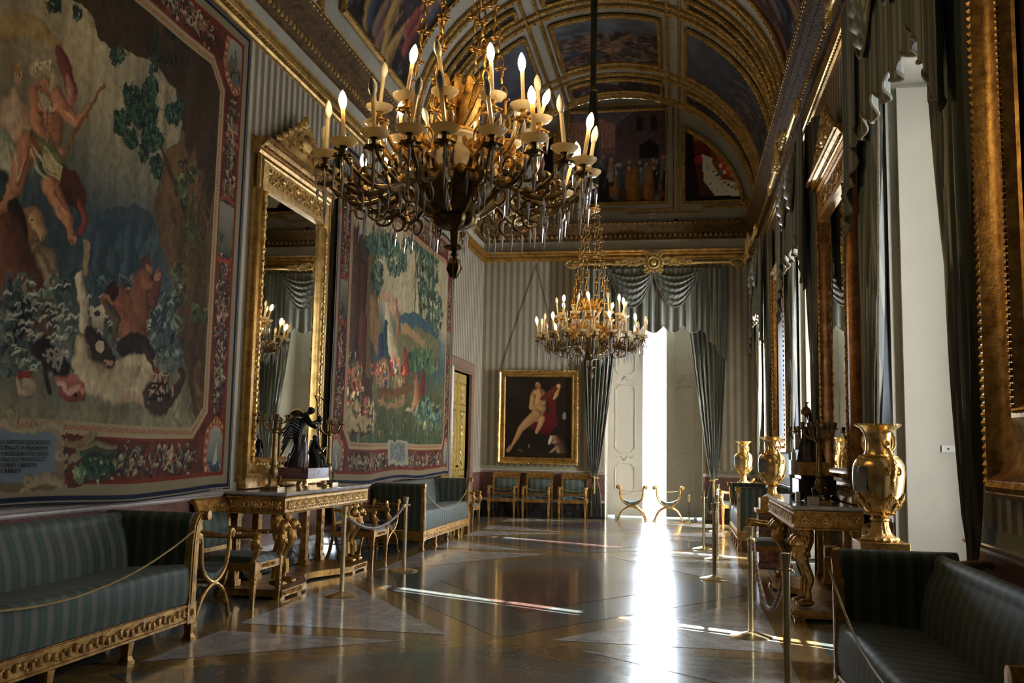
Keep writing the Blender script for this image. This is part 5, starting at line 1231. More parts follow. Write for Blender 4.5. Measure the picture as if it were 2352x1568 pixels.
def paint1(P):
    N = lambda sx, sy, s: nnoise(P.U, P.V, sx, sy, s); P.warp(.045, .11)
    P.vgrad([(1.6, (132, 122, 92)), (2.2, (104, 104, 84)), (2.6, (58, 70, 66)), (3.3, (46, 62, 68)), (3.9, (112, 106, 84)), (4.6, (150, 136, 104)), (5.9, (138, 130, 108))])
    P.mul(N(.07, 1.1, 3), .72, 1.22); P.mul(N(.5, .7, 4), .75, 1.2); P.mixn(N(.3, .5, 9)**2, (70, 76, 78), .55)
    # grotto rock, right
    P.poly([(-400, -900), (150, -5), (182, 20), (202, 52), (216, 92), (236, 114), (270, 112), (332, 140), (366, 172), (388, 198), (405, 222), (410, 262), (402, 320), (372, 345), (352, 400), (346, 470), (358, 560), (384, 640), (400, 760), (420, 860), (436, 985), (470, 985), (500, 100), (300, -300)], (92, 68, 42), c2=(74, 58, 40))
    P.poly([(-400, -900), (150, -5), (182, 20), (202, 52), (216, 92), (236, 114), (270, 112), (332, 140), (366, 172), (392, 205), (398, 240), (412, 300), (424, 360), (438, 330), (446, 420), (458, 380), (462, 520), (474, 480), (490, 400), (500, 60), (300, -300)], (46, 36, 26), a=.85)
    for q in range(60): x = 180+300*RNG.rand(); y = -60+420*RNG.rand(); k = 8+20*RNG.rand(); P.stroke([(x, y), (x+k*.4, y+k), (x+k*.5, y+2.2*k)], .02+.04*RNG.rand(), [(30, 24, 18), (64, 50, 34), (52, 40, 28)][q % 3], a=.35 if x > 200+.9*max(0, y) or y < 100 else 0)
    for q in range(70): x = 385+90*RNG.rand(); y = 330+600*RNG.rand(); k = 10+24*RNG.rand(); P.stroke([(x, y), (x-k*.3, y+k), (x+k*.1, y+2*k)], .015+.03*RNG.rand(), [(120, 90, 56), (60, 46, 32), (104, 80, 50), (44, 50, 36)][q % 4], a=.4)
    sl = P.U > 7.0; P.C[sl] *= (.72+.5*N(.12, .5, 7))[sl][:, None]
    for a, b in (((470, 170), (430, 900)), ((440, 260), (400, 640)), ((460, 420), (452, 880))): P.stroke([a, b], .05, (60, 44, 30), a=.5)
    for q in range(10): P.leaves(400+RNG.rand()*60, 380+RNG.rand()*380, 16, 26, 16, [(44, 56, 38), (70, 80, 50), (34, 44, 32)], .035)
    for q in range(5): P.leaves(330+RNG.rand()*120, 60+RNG.rand()*100, 14, 18, 22, [(34, 44, 34), (24, 32, 26)], .03)
    # hanging sprays and the tree
    for x, y, rx, ry, n in ((255, 130, 18, 22, 60), (340, 160, 10, 16, 40), (110, 8, 14, 20, 50), (165, 30, 8, 18, 30)): P.leaves(x, y, rx, ry, n, [(30, 46, 38), (46, 62, 48), (22, 34, 28)], .024)
    tree = [(24, 38, 30), (36, 54, 42), (50, 68, 48), (18, 28, 24)]
    P.stroke([(395, 420), (360, 345), (335, 300)], [.05, .03, .02], (60, 46, 30))
    for x, y, rx, ry, n in ((290, 212, 19, 20, 170), (332, 203, 17, 26, 230), (318, 258, 34, 38, 900), (270, 268, 22, 18, 190), (387, 262, 20, 24, 240), (338, 318, 26, 28, 420), (285, 318, 17, 22, 150), (348, 385, 14, 24, 190), (318, 352, 11, 20, 120), (262, 290, 12, 16, 90), (402, 245, 12, 18, 90), (300, 240, 26, 20, 260)): P.leaves(x, y, rx, ry, n, tree, .026)
    # dark distance with swimmers
    P.poly([(185, 560), (230, 480), (300, 470), (340, 500), (352, 640), (392, 740), (300, 760), (210, 700)], (38, 50, 58), a=.7)
    for q in range(16): x = 200+RNG.rand()*150; y = 500+RNG.rand()*150; P.stroke([(x, y+34), (x+4, y+8), (x+2, y)], [.07, .05, .03], (70, 84, 84), (36, 48, 54), a=.55)
    # flying scarf
    P.stroke([(-20, 92), (8, 62), (42, 56), (88, 72), (118, 100), (124, 122)], [.06, .09, .10, .09, .06, .05], (150, 128, 84), (110, 90, 60))
    P.stroke([(124, 120), (140, 160), (152, 205), (146, 245)], [.05, .09, .07, .04], (108, 56, 50), (66, 34, 32)); P.stroke([(148, 190), (152, 225), (136, 262)], [.04, .06, .03], (160, 110, 90), (110, 66, 54))
    # pale seated woman at the edge
    P.stroke([(-10, 360), (12, 330), (25, 260), (24, 225)], [.22, .2, .16, .08], (180, 158, 128), (110, 84, 66)); P.ell(30, 178, 13, 20, (186, 158, 128), c2=(140, 106, 84)); P.ell(26, 158, 16, 14, (128, 100, 62)); P.ell(30, 148, 9, 7, (150, 120, 76))
    P.stroke([(-10, 300), (22, 304), (62, 306)], .06, (184, 156, 126), (130, 96, 76)); P.stroke([(-10, 340), (16, 380), (20, 450)], [.16, .17, .1], (160, 160, 130), (84, 96, 84)); P.stroke([(-10, 420), (10, 455), (28, 520)], [.12, .14, .10], (44, 62, 54), (24, 36, 34))
    P.stroke([(34, 172), (36, 180)], .012, (120, 60, 50)); P.ell(25, 174, 2, 1.6, (50, 36, 30)); P.ell(36, 173, 2, 1.6, (50, 36, 30))
    # bearded rider
    P.stroke([(95, 240), (96, 300), (92, 335)], [.20, .19, .17], skin, skd); P.stroke([(68, 222), (72, 285), (98, 330), (124, 352)], [.08, .08, .065, .05], skin, skd); P.ell(126, 356, 10, 9, skin, c2=skd)
    P.stroke([(122, 226), (142, 268), (160, 284), (184, 262)], [.09, .07, .06, .045], skin, skd); P.ell(187, 258, 8, 14, skin, c2=skd)
    for a in (255, 270, 285, 300): P.stroke([(82, a), (96, a+6), (110, a)], .010, (120, 78, 54), a=.6)
    P.ell(84, 200, 13, 20, skin, c2=skd); P.stroke([(66, 168), (80, 152), (102, 158), (112, 180), (106, 205)], [.05, .07, .08, .07, .04], (170, 156, 122), (104, 90, 66)); P.stroke([(82, 214), (94, 236), (100, 250)], [.05, .06, .03], (160, 148, 118), (96, 84, 62)); P.ell(79, 196, 3, 2, (50, 34, 28)); P.stroke([(76, 204), (80, 208)], .01, (120, 60, 44))
    P.stroke([(225, 198), (150, 312), (134, 352), (92, 425)], .022, (120, 84, 50), (64, 42, 26))
    P.stroke([(60, 330), (92, 365), (118, 410)], [.12, .19, .15], (132, 124, 76), (58, 66, 46)); P.stroke([(70, 345), (84, 400), (112, 428)], [.05, .08, .06], (60, 84, 70), (34, 50, 44)); P.stroke([(96, 366), (128, 402)], .05, (170, 156, 110), (110, 96, 62))
    P.poly([(128, 380), (160, 398), (182, 440), (180, 500), (158, 480), (140, 470), (122, 440)], (66, 34, 28), c2=(48, 26, 24)); P.stroke([(168, 470), (182, 500), (170, 530)], .04, (130, 56, 44), (70, 30, 28))
    P.stroke([(52, 340), (32, 385), (22, 430), (4, 470), (-8, 478)], [.13, .11, .085, .06, .05], skin, skd); P.stroke([(104, 432), (124, 470), (140, 515), (150, 550)], [.11, .09, .07, .045], skin, skd); P.ell(151, 548, 10, 9, skin, c2=skd)
    for pts in ([(66, 340), (84, 372), (112, 392)], [(78, 356), (96, 392), (120, 414)], [(88, 338), (110, 372), (128, 388)], [(60, 350), (72, 386), (96, 414)], [(2, 330), (10, 360), (8, 400)], [(14, 332), (24, 370), (26, 410)]): P.stroke(pts, .014, (188, 178, 140), (90, 90, 66), a=.8)
    for pts in ([(76, 236), (84, 250), (92, 240)], [(100, 238), (110, 250), (118, 238)], [(94, 262), (96, 300), (94, 322)], [(40, 370), (30, 410)], [(118, 455), (132, 495)], [(136, 262), (150, 280)]): P.stroke(pts, .012, (206, 156, 122), a=.7)
    for pts in ([(74, 258), (84, 262)], [(104, 258), (116, 256)], [(96, 250), (96, 326)], [(58, 345), (44, 384), (30, 424)], [(112, 440), (128, 478)], [(62, 300), (60, 330)]): P.stroke(pts, .010, (70, 40, 28), a=.7)
    for q in range(14): P.stroke([(70+2.6*q, 160+4*math.sin(q)), (66+3*q, 150+6*math.cos(q*2)), (72+3*q, 145+5*math.sin(q*3))], .012, [(196, 184, 150), (112, 98, 74)][q % 2], a=.8)
    for q in range(9): P.stroke([(84+2*q, 212+2*q), (88+2*q, 230+3*q), (90+1.5*q, 246)], .009, [(186, 176, 146), (100, 88, 66)][q % 2], a=.8)
    # sea horse
    P.poly([(30, 485), (58, 470), (88, 500), (96, 530), (90, 552), (74, 548), (60, 556), (50, 600), (40, 700), (-20, 720), (-20, 500)], (124, 92, 62), c2=(84, 54, 36)); P.stroke([(64, 500), (82, 528), (86, 545)], [.06, .06, .045], (176, 148, 108), (110, 76, 50)); P.ell(62, 510, 3, 3, (30, 20, 16)); P.ell(88, 546, 3.5, 4, (40, 28, 22)); P.stroke([(24, 480), (34, 520), (24, 600)], .09, (40, 28, 22), (24, 18, 16))
    P.stroke([(52, 700), (62, 620), (78, 592), (96, 600), (104, 650), (108, 700)], [.10, .14, .14, .13, .09, .04], (150, 132, 100), (70, 56, 42))
    for q in range(26): t = q/25; x = 56+52*t; y = 640-60*math.sin(PI*min(1, t*1.15)); P.stroke([(x, y), (x-3+5*t, y-16)], .012, (96, 78, 56), a=.8)
    P.stroke([(0, 560), (30, 640), (70, 700), (92, 760)], [.25, .28, .22, .14], (104, 66, 46), (54, 32, 26)); P.stroke([(20, 780), (36, 720), (52, 700)], [.1, .14, .05], (30, 28, 26))
    P.poly([(178, 552), (194, 560), (186, 640), (172, 640)], (130, 112, 80)); P.stroke([(168, 640), (170, 700)], .05, (96, 84, 64))
    # sea: foam and surf
    for q in range(560):
        x = -10+420*RNG.rand(); y = 640+230*RNG.rand(); 
        if 150 < x < 340 and 660 < y < 740: continue
        c = [(64, 84, 82), (106, 122, 112), (150, 154, 132), (40, 56, 58), (84, 100, 92)][RNG.randint(5)]; a = RNG.rand()*3
        k = .5+.8*RNG.rand(); P.stroke([(x, y), (x+7*k*math.cos(a), y-10*k), (x+14*k*math.cos(a+.5), y-13*k), (x+18*k*math.cos(a+.9), y-4*k), (x+13*k*math.cos(a+.9), y+3*k)], [.006, .012+.014*RNG.rand(), .02, .014, .004], c, tuple(v//2 for v in c), a=.85)
    for q in range(120): x = 330*RNG.rand(); y = 655+215*RNG.rand(); P.stroke([(x, y), (x+5, y-5), (x+12, y-3)], .010, (190, 190, 166), a=.6)
    # swimmers
    P.stroke([(300, 790), (284, 735), (262, 705), (238, 690)], [.26, .22, .20, .12], (142, 92, 66), (64, 38, 30)); P.ell(241, 668, 17, 22, (44, 26, 20)); P.ell(232, 684, 9, 11, (150, 96, 66)); P.stroke([(226, 700), (250, 712), (268, 716)], .05, (140, 84, 60), (80, 44, 34))
    P.stroke([(312, 705), (308, 664), (322, 640)], [.18, .17, .12], (120, 78, 56), (62, 38, 30)); P.ell(322, 606, 12, 16, (74, 44, 32)); P.ell(329, 616, 8, 10, (130, 88, 62)); P.stroke([(318, 650), (340, 660), (350, 640), (352, 622)], [.06, .06, .05, .05], (130, 86, 62), (74, 44, 34)); P.stroke([(340, 690), (352, 640)], .07, (96, 56, 42), (60, 34, 28)); P.ell(350, 634, 9, 10, (150, 100, 72))
    # pale twisting sea beast
    P.stroke([(168, 640), (176, 700), (178, 745)], [.05, .07, .09], (190, 178, 146), (120, 104, 80)); P.stroke([(172, 790), (172, 830), (204, 868), (250, 884), (282, 850), (296, 812), (322, 806), (338, 836), (322, 872), (282, 905)], [.08, .13, .17, .18, .17, .15, .13, .14, .13, .07], (186, 170, 134), (84, 66, 48))
    P.stroke([(262, 800), (290, 786), (322, 790), (340, 812)], [.07, .11, .09, .05], (46, 38, 32), (26, 22, 20)); P.poly([(190, 700), (226, 704), (222, 760), (200, 745)], (184, 172, 142), c2=(120, 104, 84)); P.stroke([(196, 770), (214, 800), (236, 826)], [.10, .13, .08], (54, 44, 36), (30, 24, 22)); P.ell(214, 792, 12, 15, (170, 156, 124)); P.ell(232, 830, 12, 9, (160, 120, 100)); P.stroke([(232, 700), (252, 730), (246, 780)], [.05, .06, .04], (86, 78, 58), (40, 36, 28))
    P.ell(208, 718, 7, 7, (50, 40, 34)); P.ell(226, 832, 4, 4, (40, 20, 20))
    P.stroke([(318, 800), (340, 836), (352, 870)], .03, (60, 44, 36)); P.poly([(262, 925), (268, 895), (300, 886), (330, 920), (310, 926), (290, 915)], (196, 172, 140), c2=(130, 96, 80)); P.stroke([(330, 905), (350, 925), (372, 930), (410, 870), (404, 850)], [.10, .12, .10, .05, .03], (66, 52, 40), (34, 26, 22)); P.stroke([(350, 850), (366, 880), (352, 900)], [.05, .07, .06], (130, 64, 48), (70, 34, 28))
    for q in range(22): P.stroke([(330+60*RNG.rand(), 850+80*RNG.rand()), (330+60*RNG.rand(), 850+80*RNG.rand())], .012, [(150, 130, 100), (30, 24, 20)][q % 2])
    # shells and red fish head
    P.poly([(110, 866), (150, 862), (184, 882), (182, 920), (150, 930), (120, 910)], (160, 96, 80), c2=(92, 46, 40)); P.stroke([(120, 880), (140, 900), (170, 890)], .03, (200, 160, 140), (120, 60, 50)); P.ell(156, 908, 6, 6, (30, 16, 16)); P.ell(176, 900, 5, 6, (190, 130, 110)); P.stroke([(80, 800), (104, 826), (134, 850)], [.10, .11, .08], (40, 36, 36), (20, 20, 20))
    for q in range(14): x = 84+50*RNG.rand(); P.stroke([(x, 800+50*RNG.rand()), (x+8, 800+50*RNG.rand())], .014, (130, 124, 108))
    P.stroke([(32, 870), (34, 895), (54, 902), (66, 886)], [.03, .045, .045, .03], (176, 156, 124), (96, 64, 50)); P.ell(52, 884, 13, 12, (150, 140, 114)); P.stroke([(36, 864), (60, 866)], .03, (120, 50, 40)); P.stroke([(84, 830), (96, 900)], .03, (44, 36, 30))
    P.mul(N(.9, .9, 5), .98, 1.2)
    P.mul(N(.035, .05, 31), .80, 1.2); P.mul(N(.012, .2, 32), .9, 1.1); ins = tap_border(P, 2.7, 9.12, 1.065, 5.86, .62, 21)
    # inscription panel with scrolled stone edge
    P.poly([(-260, 975), (112, 985), (128, 1010), (128, 1104), (110, 1128), (-260, 1150)], (142, 126, 98), c2=(104, 90, 68)); P.poly([(-240, 988), (98, 996), (112, 1012), (112, 1092), (100, 1108), (-240, 1120)], (104, 116, 124))
    for x, y, r in ((18, 958, 16), (64, 978, 15), (54, 1104, 17), (122, 1052, 12)): P.stroke([(x+r*math.cos(a)*(1-a/9), y+r*math.sin(a)*(1-a/9)) for a in np.linspace(0, 7, 18)], .022, (160, 146, 112), (84, 68, 48))
    P.stroke([(-20, 970), (20, 986), (60, 990), (96, 978), (126, 980)], .035, (166, 152, 118), (104, 88, 62)); P.stroke([(126, 1110), (96, 1098), (70, 1108), (40, 1128)], .035, (166, 152, 118), (104, 88, 62))
    # spoils and foliage beside it
    P.poly([(136, 992), (252, 1010), (252, 1090), (136, 1122)], (84, 44, 30))
    P.stroke([(140, 1062), (170, 1038), (206, 994)], [.03, .05, .02], (150, 136, 104), (60, 66, 48)); P.stroke([(138, 1020), (168, 1016), (190, 994)], .035, (140, 116, 84), (90, 60, 40))
    for q in range(5): P.stroke([(160+q*8, 1030+q*12), (205, 1020+q*13), (250, 1024+q*13)], .03, [(150, 130, 96), (64, 84, 64), (44, 60, 50), (160, 146, 110), (40, 52, 44)][q], (50, 40, 28))
    P.leaves(200, 1078, 48, 14, 80, [(40, 60, 46), (64, 84, 62), (130, 134, 100), (28, 40, 32)], .05)
T1p, _ = tapestry('huge woven tapestry of sea gods and beasts with red garland border, left foreground', np.concatenate([ar(2.7, 5.55, .05)[:-1], ar(5.55, 9.12, .0085)]), ar(1.065, 5.86, .0095), paint1, X1, .018)
def paint2(P):
    N = lambda sx, sy, s: nnoise(P.U, P.V, sx, sy, s); P.warp(.08, .16)
    P.vgrad([(1.7, (70, 82, 58)), (2.4, (96, 96, 62)), (3.0, (62, 84, 84)), (3.5, (96, 108, 100)), (3.8, (168, 156, 124)), (5.6, (156, 146, 118))]); P.mul(N(.3, .4, 13), .75, 1.2); P.mul(N(.06, .8, 14), .85, 1.12)
    P.poly([(800, 540), (855, 540), (850, 700), (842, 1000), (785, 1000), (788, 700)], (70, 52, 40)); P.stroke([(805, 560), (800, 760), (792, 980)], [.35, .32, .3], (96, 70, 50), (48, 36, 30)); P.stroke([(848, 560), (842, 700), (838, 840)], .2, (104, 90, 62), (60, 50, 36)); P.stroke([(828, 620), (826, 700)], .16, (84, 46, 34), (50, 30, 24)); P.stroke([(826, 735), (824, 830)], .16, (104, 58, 42), (60, 34, 26))
    G = [(44, 66, 62), (62, 84, 70), (34, 50, 48), (80, 96, 70)]
    for x, y, rx, ry, n in ((870, 560, 40, 26, 260), (905, 600, 24, 30, 120), (860, 640, 14, 40, 90), (975, 620, 26, 60, 260), (990, 720, 18, 60, 200), (995, 560, 20, 40, 150), (945, 560, 30, 20, 100), (962, 700, 8, 40, 50)): P.leaves(x, y, rx, ry, n, G, .07)
    for x in (948, 962, 980, 992): P.stroke([(x, 560), (x-3, 700), (x-5, 860)], .045, (70, 84, 58), (44, 54, 40))
    P.poly([(905, 735), (940, 712), (985, 742), (1000, 770), (1000, 800), (905, 800)], (62, 84, 92)); P.poly([(905, 760), (950, 748), (1000, 780), (1000, 850), (905, 840)], (104, 102, 72)); P.stroke([(918, 752), (948, 770), (968, 790)], .09, (150, 120, 86)); P.leaves(960, 830, 36, 30, 160, [(58, 84, 56), (84, 104, 66), (44, 64, 56)], .08)
    # chariot with figures
    P.stroke([(850, 700), (852, 760), (868, 800)], [.22, .26, .2], (150, 116, 76), (84, 60, 42)); P.poly([(845, 725), (866, 722), (872, 800), (846, 790)], (130, 100, 66))
    P.stroke([(884, 690), (884, 740), (894, 800), (912, 860)], [.14, .18, .24, .2], (196, 184, 150), (130, 116, 88)); P.stroke([(880, 745), (876, 800), (890, 845)], [.1, .16, .1], (56, 84, 84), (34, 50, 56)); P.ell(884, 684, 6, 9, (176, 130, 98)); P.ell(872, 676, 7, 12, (170, 140, 96)); P.ell(903, 690, 5, 8, (160, 116, 90)); P.stroke([(903, 700), (908, 740), (905, 780)], [.1, .15, .1], (150, 120, 84), (96, 60, 48)); P.stroke([(888, 705), (900, 715), (902, 700)], .06, (184, 144, 112))
    P.stroke([(870, 780), (866, 830), (880, 870)], .16, (60, 74, 96), (34, 42, 60)); P.stroke([(924, 820), (926, 850)], .16, (150, 66, 54), (90, 40, 36)); P.leaves(880, 850, 40, 30, 120, [(170, 80, 66), (190, 160, 110), (70, 84, 60), (150, 60, 60)], .055)
    for x, y, rx, ry in ((872, 870, 14, 44), (912, 895, 10, 34)):
        P.stroke([(x+rx*math.cos(a), y+ry*math.sin(a)) for a in np.linspace(0, 2*PI, 24)], .055, (164, 130, 86), (90, 62, 42))
        for q in range(8): P.stroke([(x, y), (x+rx*math.cos(q*PI/4), y+ry*math.sin(q*PI/4))], .022, (150, 116, 76))
    P.stroke([(860, 900), (900, 905), (935, 890)], .09, (120, 84, 54), (70, 48, 34)); P.stroke([(868, 925), (896, 932), (916, 925)], .05, (140, 110, 80))
    # seated figures and flowers
    P.stroke([(956, 935), (952, 900), (946, 872)], [.24, .22, .12], (170, 120, 80), (100, 62, 42)); P.ell(946, 862, 6, 10, (120, 76, 50)); P.stroke([(938, 940), (946, 915)], .1, (176, 130, 92)); P.stroke([(965, 900), (968, 860)], .14, (110, 50, 44), (64, 34, 32)); P.ell(930, 940, 8, 6, (170, 156, 128)); P.stroke([(972, 940), (976, 920)], .14, (54, 66, 96))
    P.leaves(800, 880, 26, 70, 300, [(150, 60, 52), (190, 160, 116), (70, 84, 56), (120, 110, 76), (180, 96, 76), (60, 50, 40), (44, 56, 46)], .06); P.leaves(820, 950, 36, 36, 260, [(170, 150, 106), (110, 84, 56), (52, 62, 50), (140, 120, 84), (150, 66, 56)], .06)
    P.poly([(785, 940), (840, 960), (850, 990), (785, 990)], (164, 144, 106), a=.8); P.leaves(975, 950, 28, 36, 220, [(52, 76, 56), (84, 104, 76), (120, 130, 96), (60, 84, 84)], .07)
    P.scatter(12.5, 18, 1.65, 2.0, 120, [(48, 60, 46), (90, 80, 56), (120, 104, 72)], .07, 3)
    P.mul(N(.05, .06, 41), .78, 1.22); tap_border(P, 11.93, 18.56, 1.0, 5.68, .60, 33)
    P.poly([(884, 1012), (924, 1014), (926, 1066), (886, 1072)], (150, 144, 120)); P.poly([(889, 1018), (920, 1020), (921, 1058), (890, 1062)], (120, 126, 120))
    for q in range(7): P.stroke([(891, 1023+5.4*q), (918, 1024+5.1*q)], .010, (84, 84, 80))
T2p, _ = tapestry('tapestry of a chariot among trees, behind the second sofa', ar(11.93, 18.56, .014), ar(1.0, 5.68, .012), paint2, XL+.07, .03)
# --- woven lettering
INK = m_plain('dark_woven_lettering', (.04, .038, .04), .85, 0, .1)
INKL = m_plain('pale_woven_lettering', (.42, .40, .34), .85, 0, .1)
def lettering(txt, parent, y0, y1, z, h, mat, name='inscription', X=None):
    cu = bpy.data.curves.new('t', 'FONT'); cu.body = txt; cu.size = 1; cu.extrude = .02; cu.offset = .012
    o = bpy.data.objects.new('t', cu); COL.objects.link(o); bpy.context.view_layer.update()
    dg = bpy.context.evaluated_depsgraph_get(); me = bpy.data.meshes.new_from_object(o.evaluated_get(dg)); bpy.data.objects.remove(o)
    xs = [v.co.x for v in me.vertices]; w = max(xs)-min(xs); ys = [v.co.y for v in me.vertices]; hh = max(ys)
    L = parent.location; X = XL+.135 if X is None else X
    for v in me.vertices:
        a = y0+(v.co.x-min(xs))/w*(y1-y0); zz = z+v.co.y/hh*h; ww = .018*(.35+.65*min(1, max(0, 1-(zz-1.065)/2.2)))*(math.sin(a*2.9+.7)+.5*math.sin(a*6.1+1))+.05
        v.co = (XL+.07+ww+.006+v.co.z*h-L.x, a-L.y, zz-L.z)
    me.materials.clear(); me.materials.append(mat); n = bpy.data.objects.new(name, me); COL.objects.link(n); n.parent = parent; return n
yl = onX(0, 1020, X1+.05).y
for i, (tx, xe) in enumerate((('NÆ VINCVLV SOCIETATIS', 112), ('PROPAGATA PRÆDONV', 107), ('IA FVGATIS INTERCLVSOS', 108), ('S VNDIQ PATEFECIT', 103), ('ETERVM ORBEM', 82), ('AS MISIT', 52))):
    yb = 1017+13.2*i; p = onX(0, yb, X1+.05); q = onX(xe, yb-1.2, X1+.05)
    lettering(tx, T1p, yl-.0, q.y, (p.z+q.z)/2-.01, .029, INK)
lettering('LEX ROIX', T1p, 8.72, 8.98, 1.085, .028, INKL)

# --- framed paintings
def framed(name, label, fn, u0, u1, v0, v1, prof, mats, pic, step, loc, beads=None, group=None):
    t = thing('framed_painting', label, 'painting', loc, group=group); L = Vector(loc); w = prof[-1][0]
    P = Paint(ar(u0+w-.01, u1-w+.01, step), ar(v0+w-.01, v1-w+.01, step)); pic(P)
    d = prof[-1][1]*.6
    def f(U, V): a = [np.asarray(fn(U, V, d)[i])+0*U-L[i] for i in range(3)]; return tuple(a)
    P.build('canvas', f, OILM, t)
    b = MB(); b.frame(prof, u0, u1, v0, v1, lambda u, v, d_: Vector(fn(u, v, d_))-L); b.m = 1
    if beads:
        for a_, d_, st, r, sq in beads:
            c = [(u0+a_, v0+a_), (u1-a_, v0+a_), (u1-a_, v1-a_), (u0+a_, v1-a_)]
            for i in range(4):
                p, q = c[i], c[(i+1) % 4]; n = int(math.hypot(q[0]-p[0], q[1]-p[1])/st)
                for k in range(n):
                    tt = (k+.5)/n; u = p[0]+(q[0]-p[0])*tt; v = p[1]+(q[1]-p[1])*tt; hz = abs(q[0]-p[0]) > abs(q[1]-p[1])
                    b.ell(Vector(fn(u, v, d_))-L, (r*(sq if hz else 1) if fn(1, 0, 0)[0] != fn(0, 0, 0)[0] else r, r*(sq if hz else 1) if fn(1, 0, 0)[1] != fn(0, 0, 0)[1] else r, r*(1 if hz else sq)), 6, 4)
    b.build('frame', list(mats), t, angle=25)
    return t
def pic_youth(P):
    T = lambda x, y: (lambda q: (q.x, q.z))(onY(x, y, YF-.06)); P.T = T
    P.fill((20, 15, 13)); P.mixn(nnoise(P.U, P.V, .4, .4, 3)**2, (52, 34, 24), .5); P.leaves(1178, 890, 16, 22, 60, [(30, 32, 22), (24, 26, 20)], .05)
    s, d = (212, 164, 110), (104, 62, 38)
    P.poly([(1212, 960), (1240, 945), (1262, 950), (1278, 975), (1262, 1000), (1232, 992), (1206, 975)], (110, 18, 26), c2=(70, 10, 18)); P.poly([(1256, 900), (1274, 896), (1280, 980), (1262, 975)], (90, 16, 24))
    P.stroke([(1237, 908), (1240, 935), (1232, 955)], [.20, .17, .15], s, d); P.stroke([(1224, 910), (1220, 935), (1236, 932), (1250, 924)], [.075, .065, .05, .035], s, d); P.stroke([(1284, 885), (1278, 905), (1272, 915)], [.05, .06, .03], s, d)
    P.stroke([(1232, 950), (1210, 970), (1196, 984), (1186, 1005), (1176, 1022)], [.13, .11, .08, .06, .035], s, d); P.stroke([(1246, 960), (1240, 975), (1232, 992)], [.07, .07, .045], s, d); P.stroke([(1172, 1026), (1166, 1034)], .05, (170, 130, 100)); P.ell(1241, 877, 9, 8, (34, 18, 12)); P.ell(1235, 886, 6, 9, (206, 148, 104), c2=(120, 70, 46), rot=-.4); P.stroke([(1238, 896), (1240, 906)], .06, s, d); P.ell(1234, 884, 1.6, 1, (60, 30, 20)); P.stroke([(1231, 890), (1234, 891)], .012, (120, 40, 34)); P.stroke([(1244, 915), (1262, 905), (1274, 892), (1288, 880)], [.05, .09, .07, .015], (110, 48, 24), (60, 24, 14)); P.ell(1282, 886, 4, 5, s)
    P.stroke([(1284, 1018), (1296, 1040)], .14, (90, 62, 46), (40, 26, 20)); P.ell(1272, 1009, 10, 10, (150, 112, 86)); P.stroke([(1266, 1003), (1263, 1012), (1261, 1018)], [.04, .045, .03], (222, 208, 182), (140, 120, 100)); P.ell(1268, 1011, 1.6, 1.6, (20, 14, 12)); P.stroke([(1279, 1004), (1283, 1014)], .04, (100, 64, 46)); P.stroke([(1240, 1046), (1262, 1040), (1280, 1026), (1284, 1040)], [.025, .03, .05, .07], (170, 140, 110), (60, 36, 26)); P.ell(1296, 955, 5, 9, (130, 126, 118)); P.ell(1214, 1024, 3, 4, (120, 100, 80)); P.stroke([(1190, 1032), (1200, 1036)], .02, (100, 86, 70)); P.stroke([(1180, 1040), (1320, 1046)], .05, (40, 26, 20))
framed('p', 'gold-framed dark painting of a seated violin player and a dog on the end wall', lambda u, v, d: (u, YF-d, v), -4.22, -2.33, 1.19, 3.38, [(0, 0), (0, .05), (.03, .085), (.06, .06), (.10, .05), (.12, .075), (.15, .07), (.17, .03)], (GOLD, GOLDF), pic_youth, .014, (-3.27, YF, 1.19), [(.02, .08, .05, .022, 1.3)])
def pic_dark(P): P.fill((26, 14, 10)); P.mixn(nnoise(P.U, P.V, .5, .9, 5)**2, (92, 26, 14), .7); P.mul(nnoise(P.U, P.V, .2, .3, 6), .5, 1.3)
framed('p', 'huge dark painting in a broad ribbed gilt frame at the right edge', lambda u, v, d: (XR-d, u, v), 1.95, 5.62, 1.33, 5.75, [(0, 0), (0, .07), (.03, .13), (.10, .14), (.14, .09), (.20, .06), (.30, .05), (.38, .08), (.42, .11), (.47, .11), (.50, .06), (.53, .05)], (GOLDW, GOLDW), pic_dark, .05, (XR, 3.8, 1.33), [(.065, .12, .045, .034, .75), (.455, .115, .035, .014, 1.2)])
def pic_grey(P): P.vgrad([(2, (70, 40, 34)), (3, (84, 84, 92)), (4.8, (96, 100, 112))]); P.mul(nnoise(P.U, P.V, .15, .5, 7), .5, 1.4); P.scatter(15.9, 18.2, 2, 4.5, 80, [(110, 50, 40), (60, 64, 84), (130, 120, 110), (40, 36, 40)], .16, 2.5)
framed('p', 'tall painting between the two farther right-hand windows', lambda u, v, d: (XR-d, u, v), 15.85, 18.1, 1.55, 4.95, [(0, 0), (0, .05), (.02, .10), (.08, .11), (.14, .07), (.18, .06), (.22, .08), (.24, .03)], (GOLDW, GOLDF), pic_grey, .04, (XR, 17, 1.55), [(.10, .10, .08, .024, 1.2)])
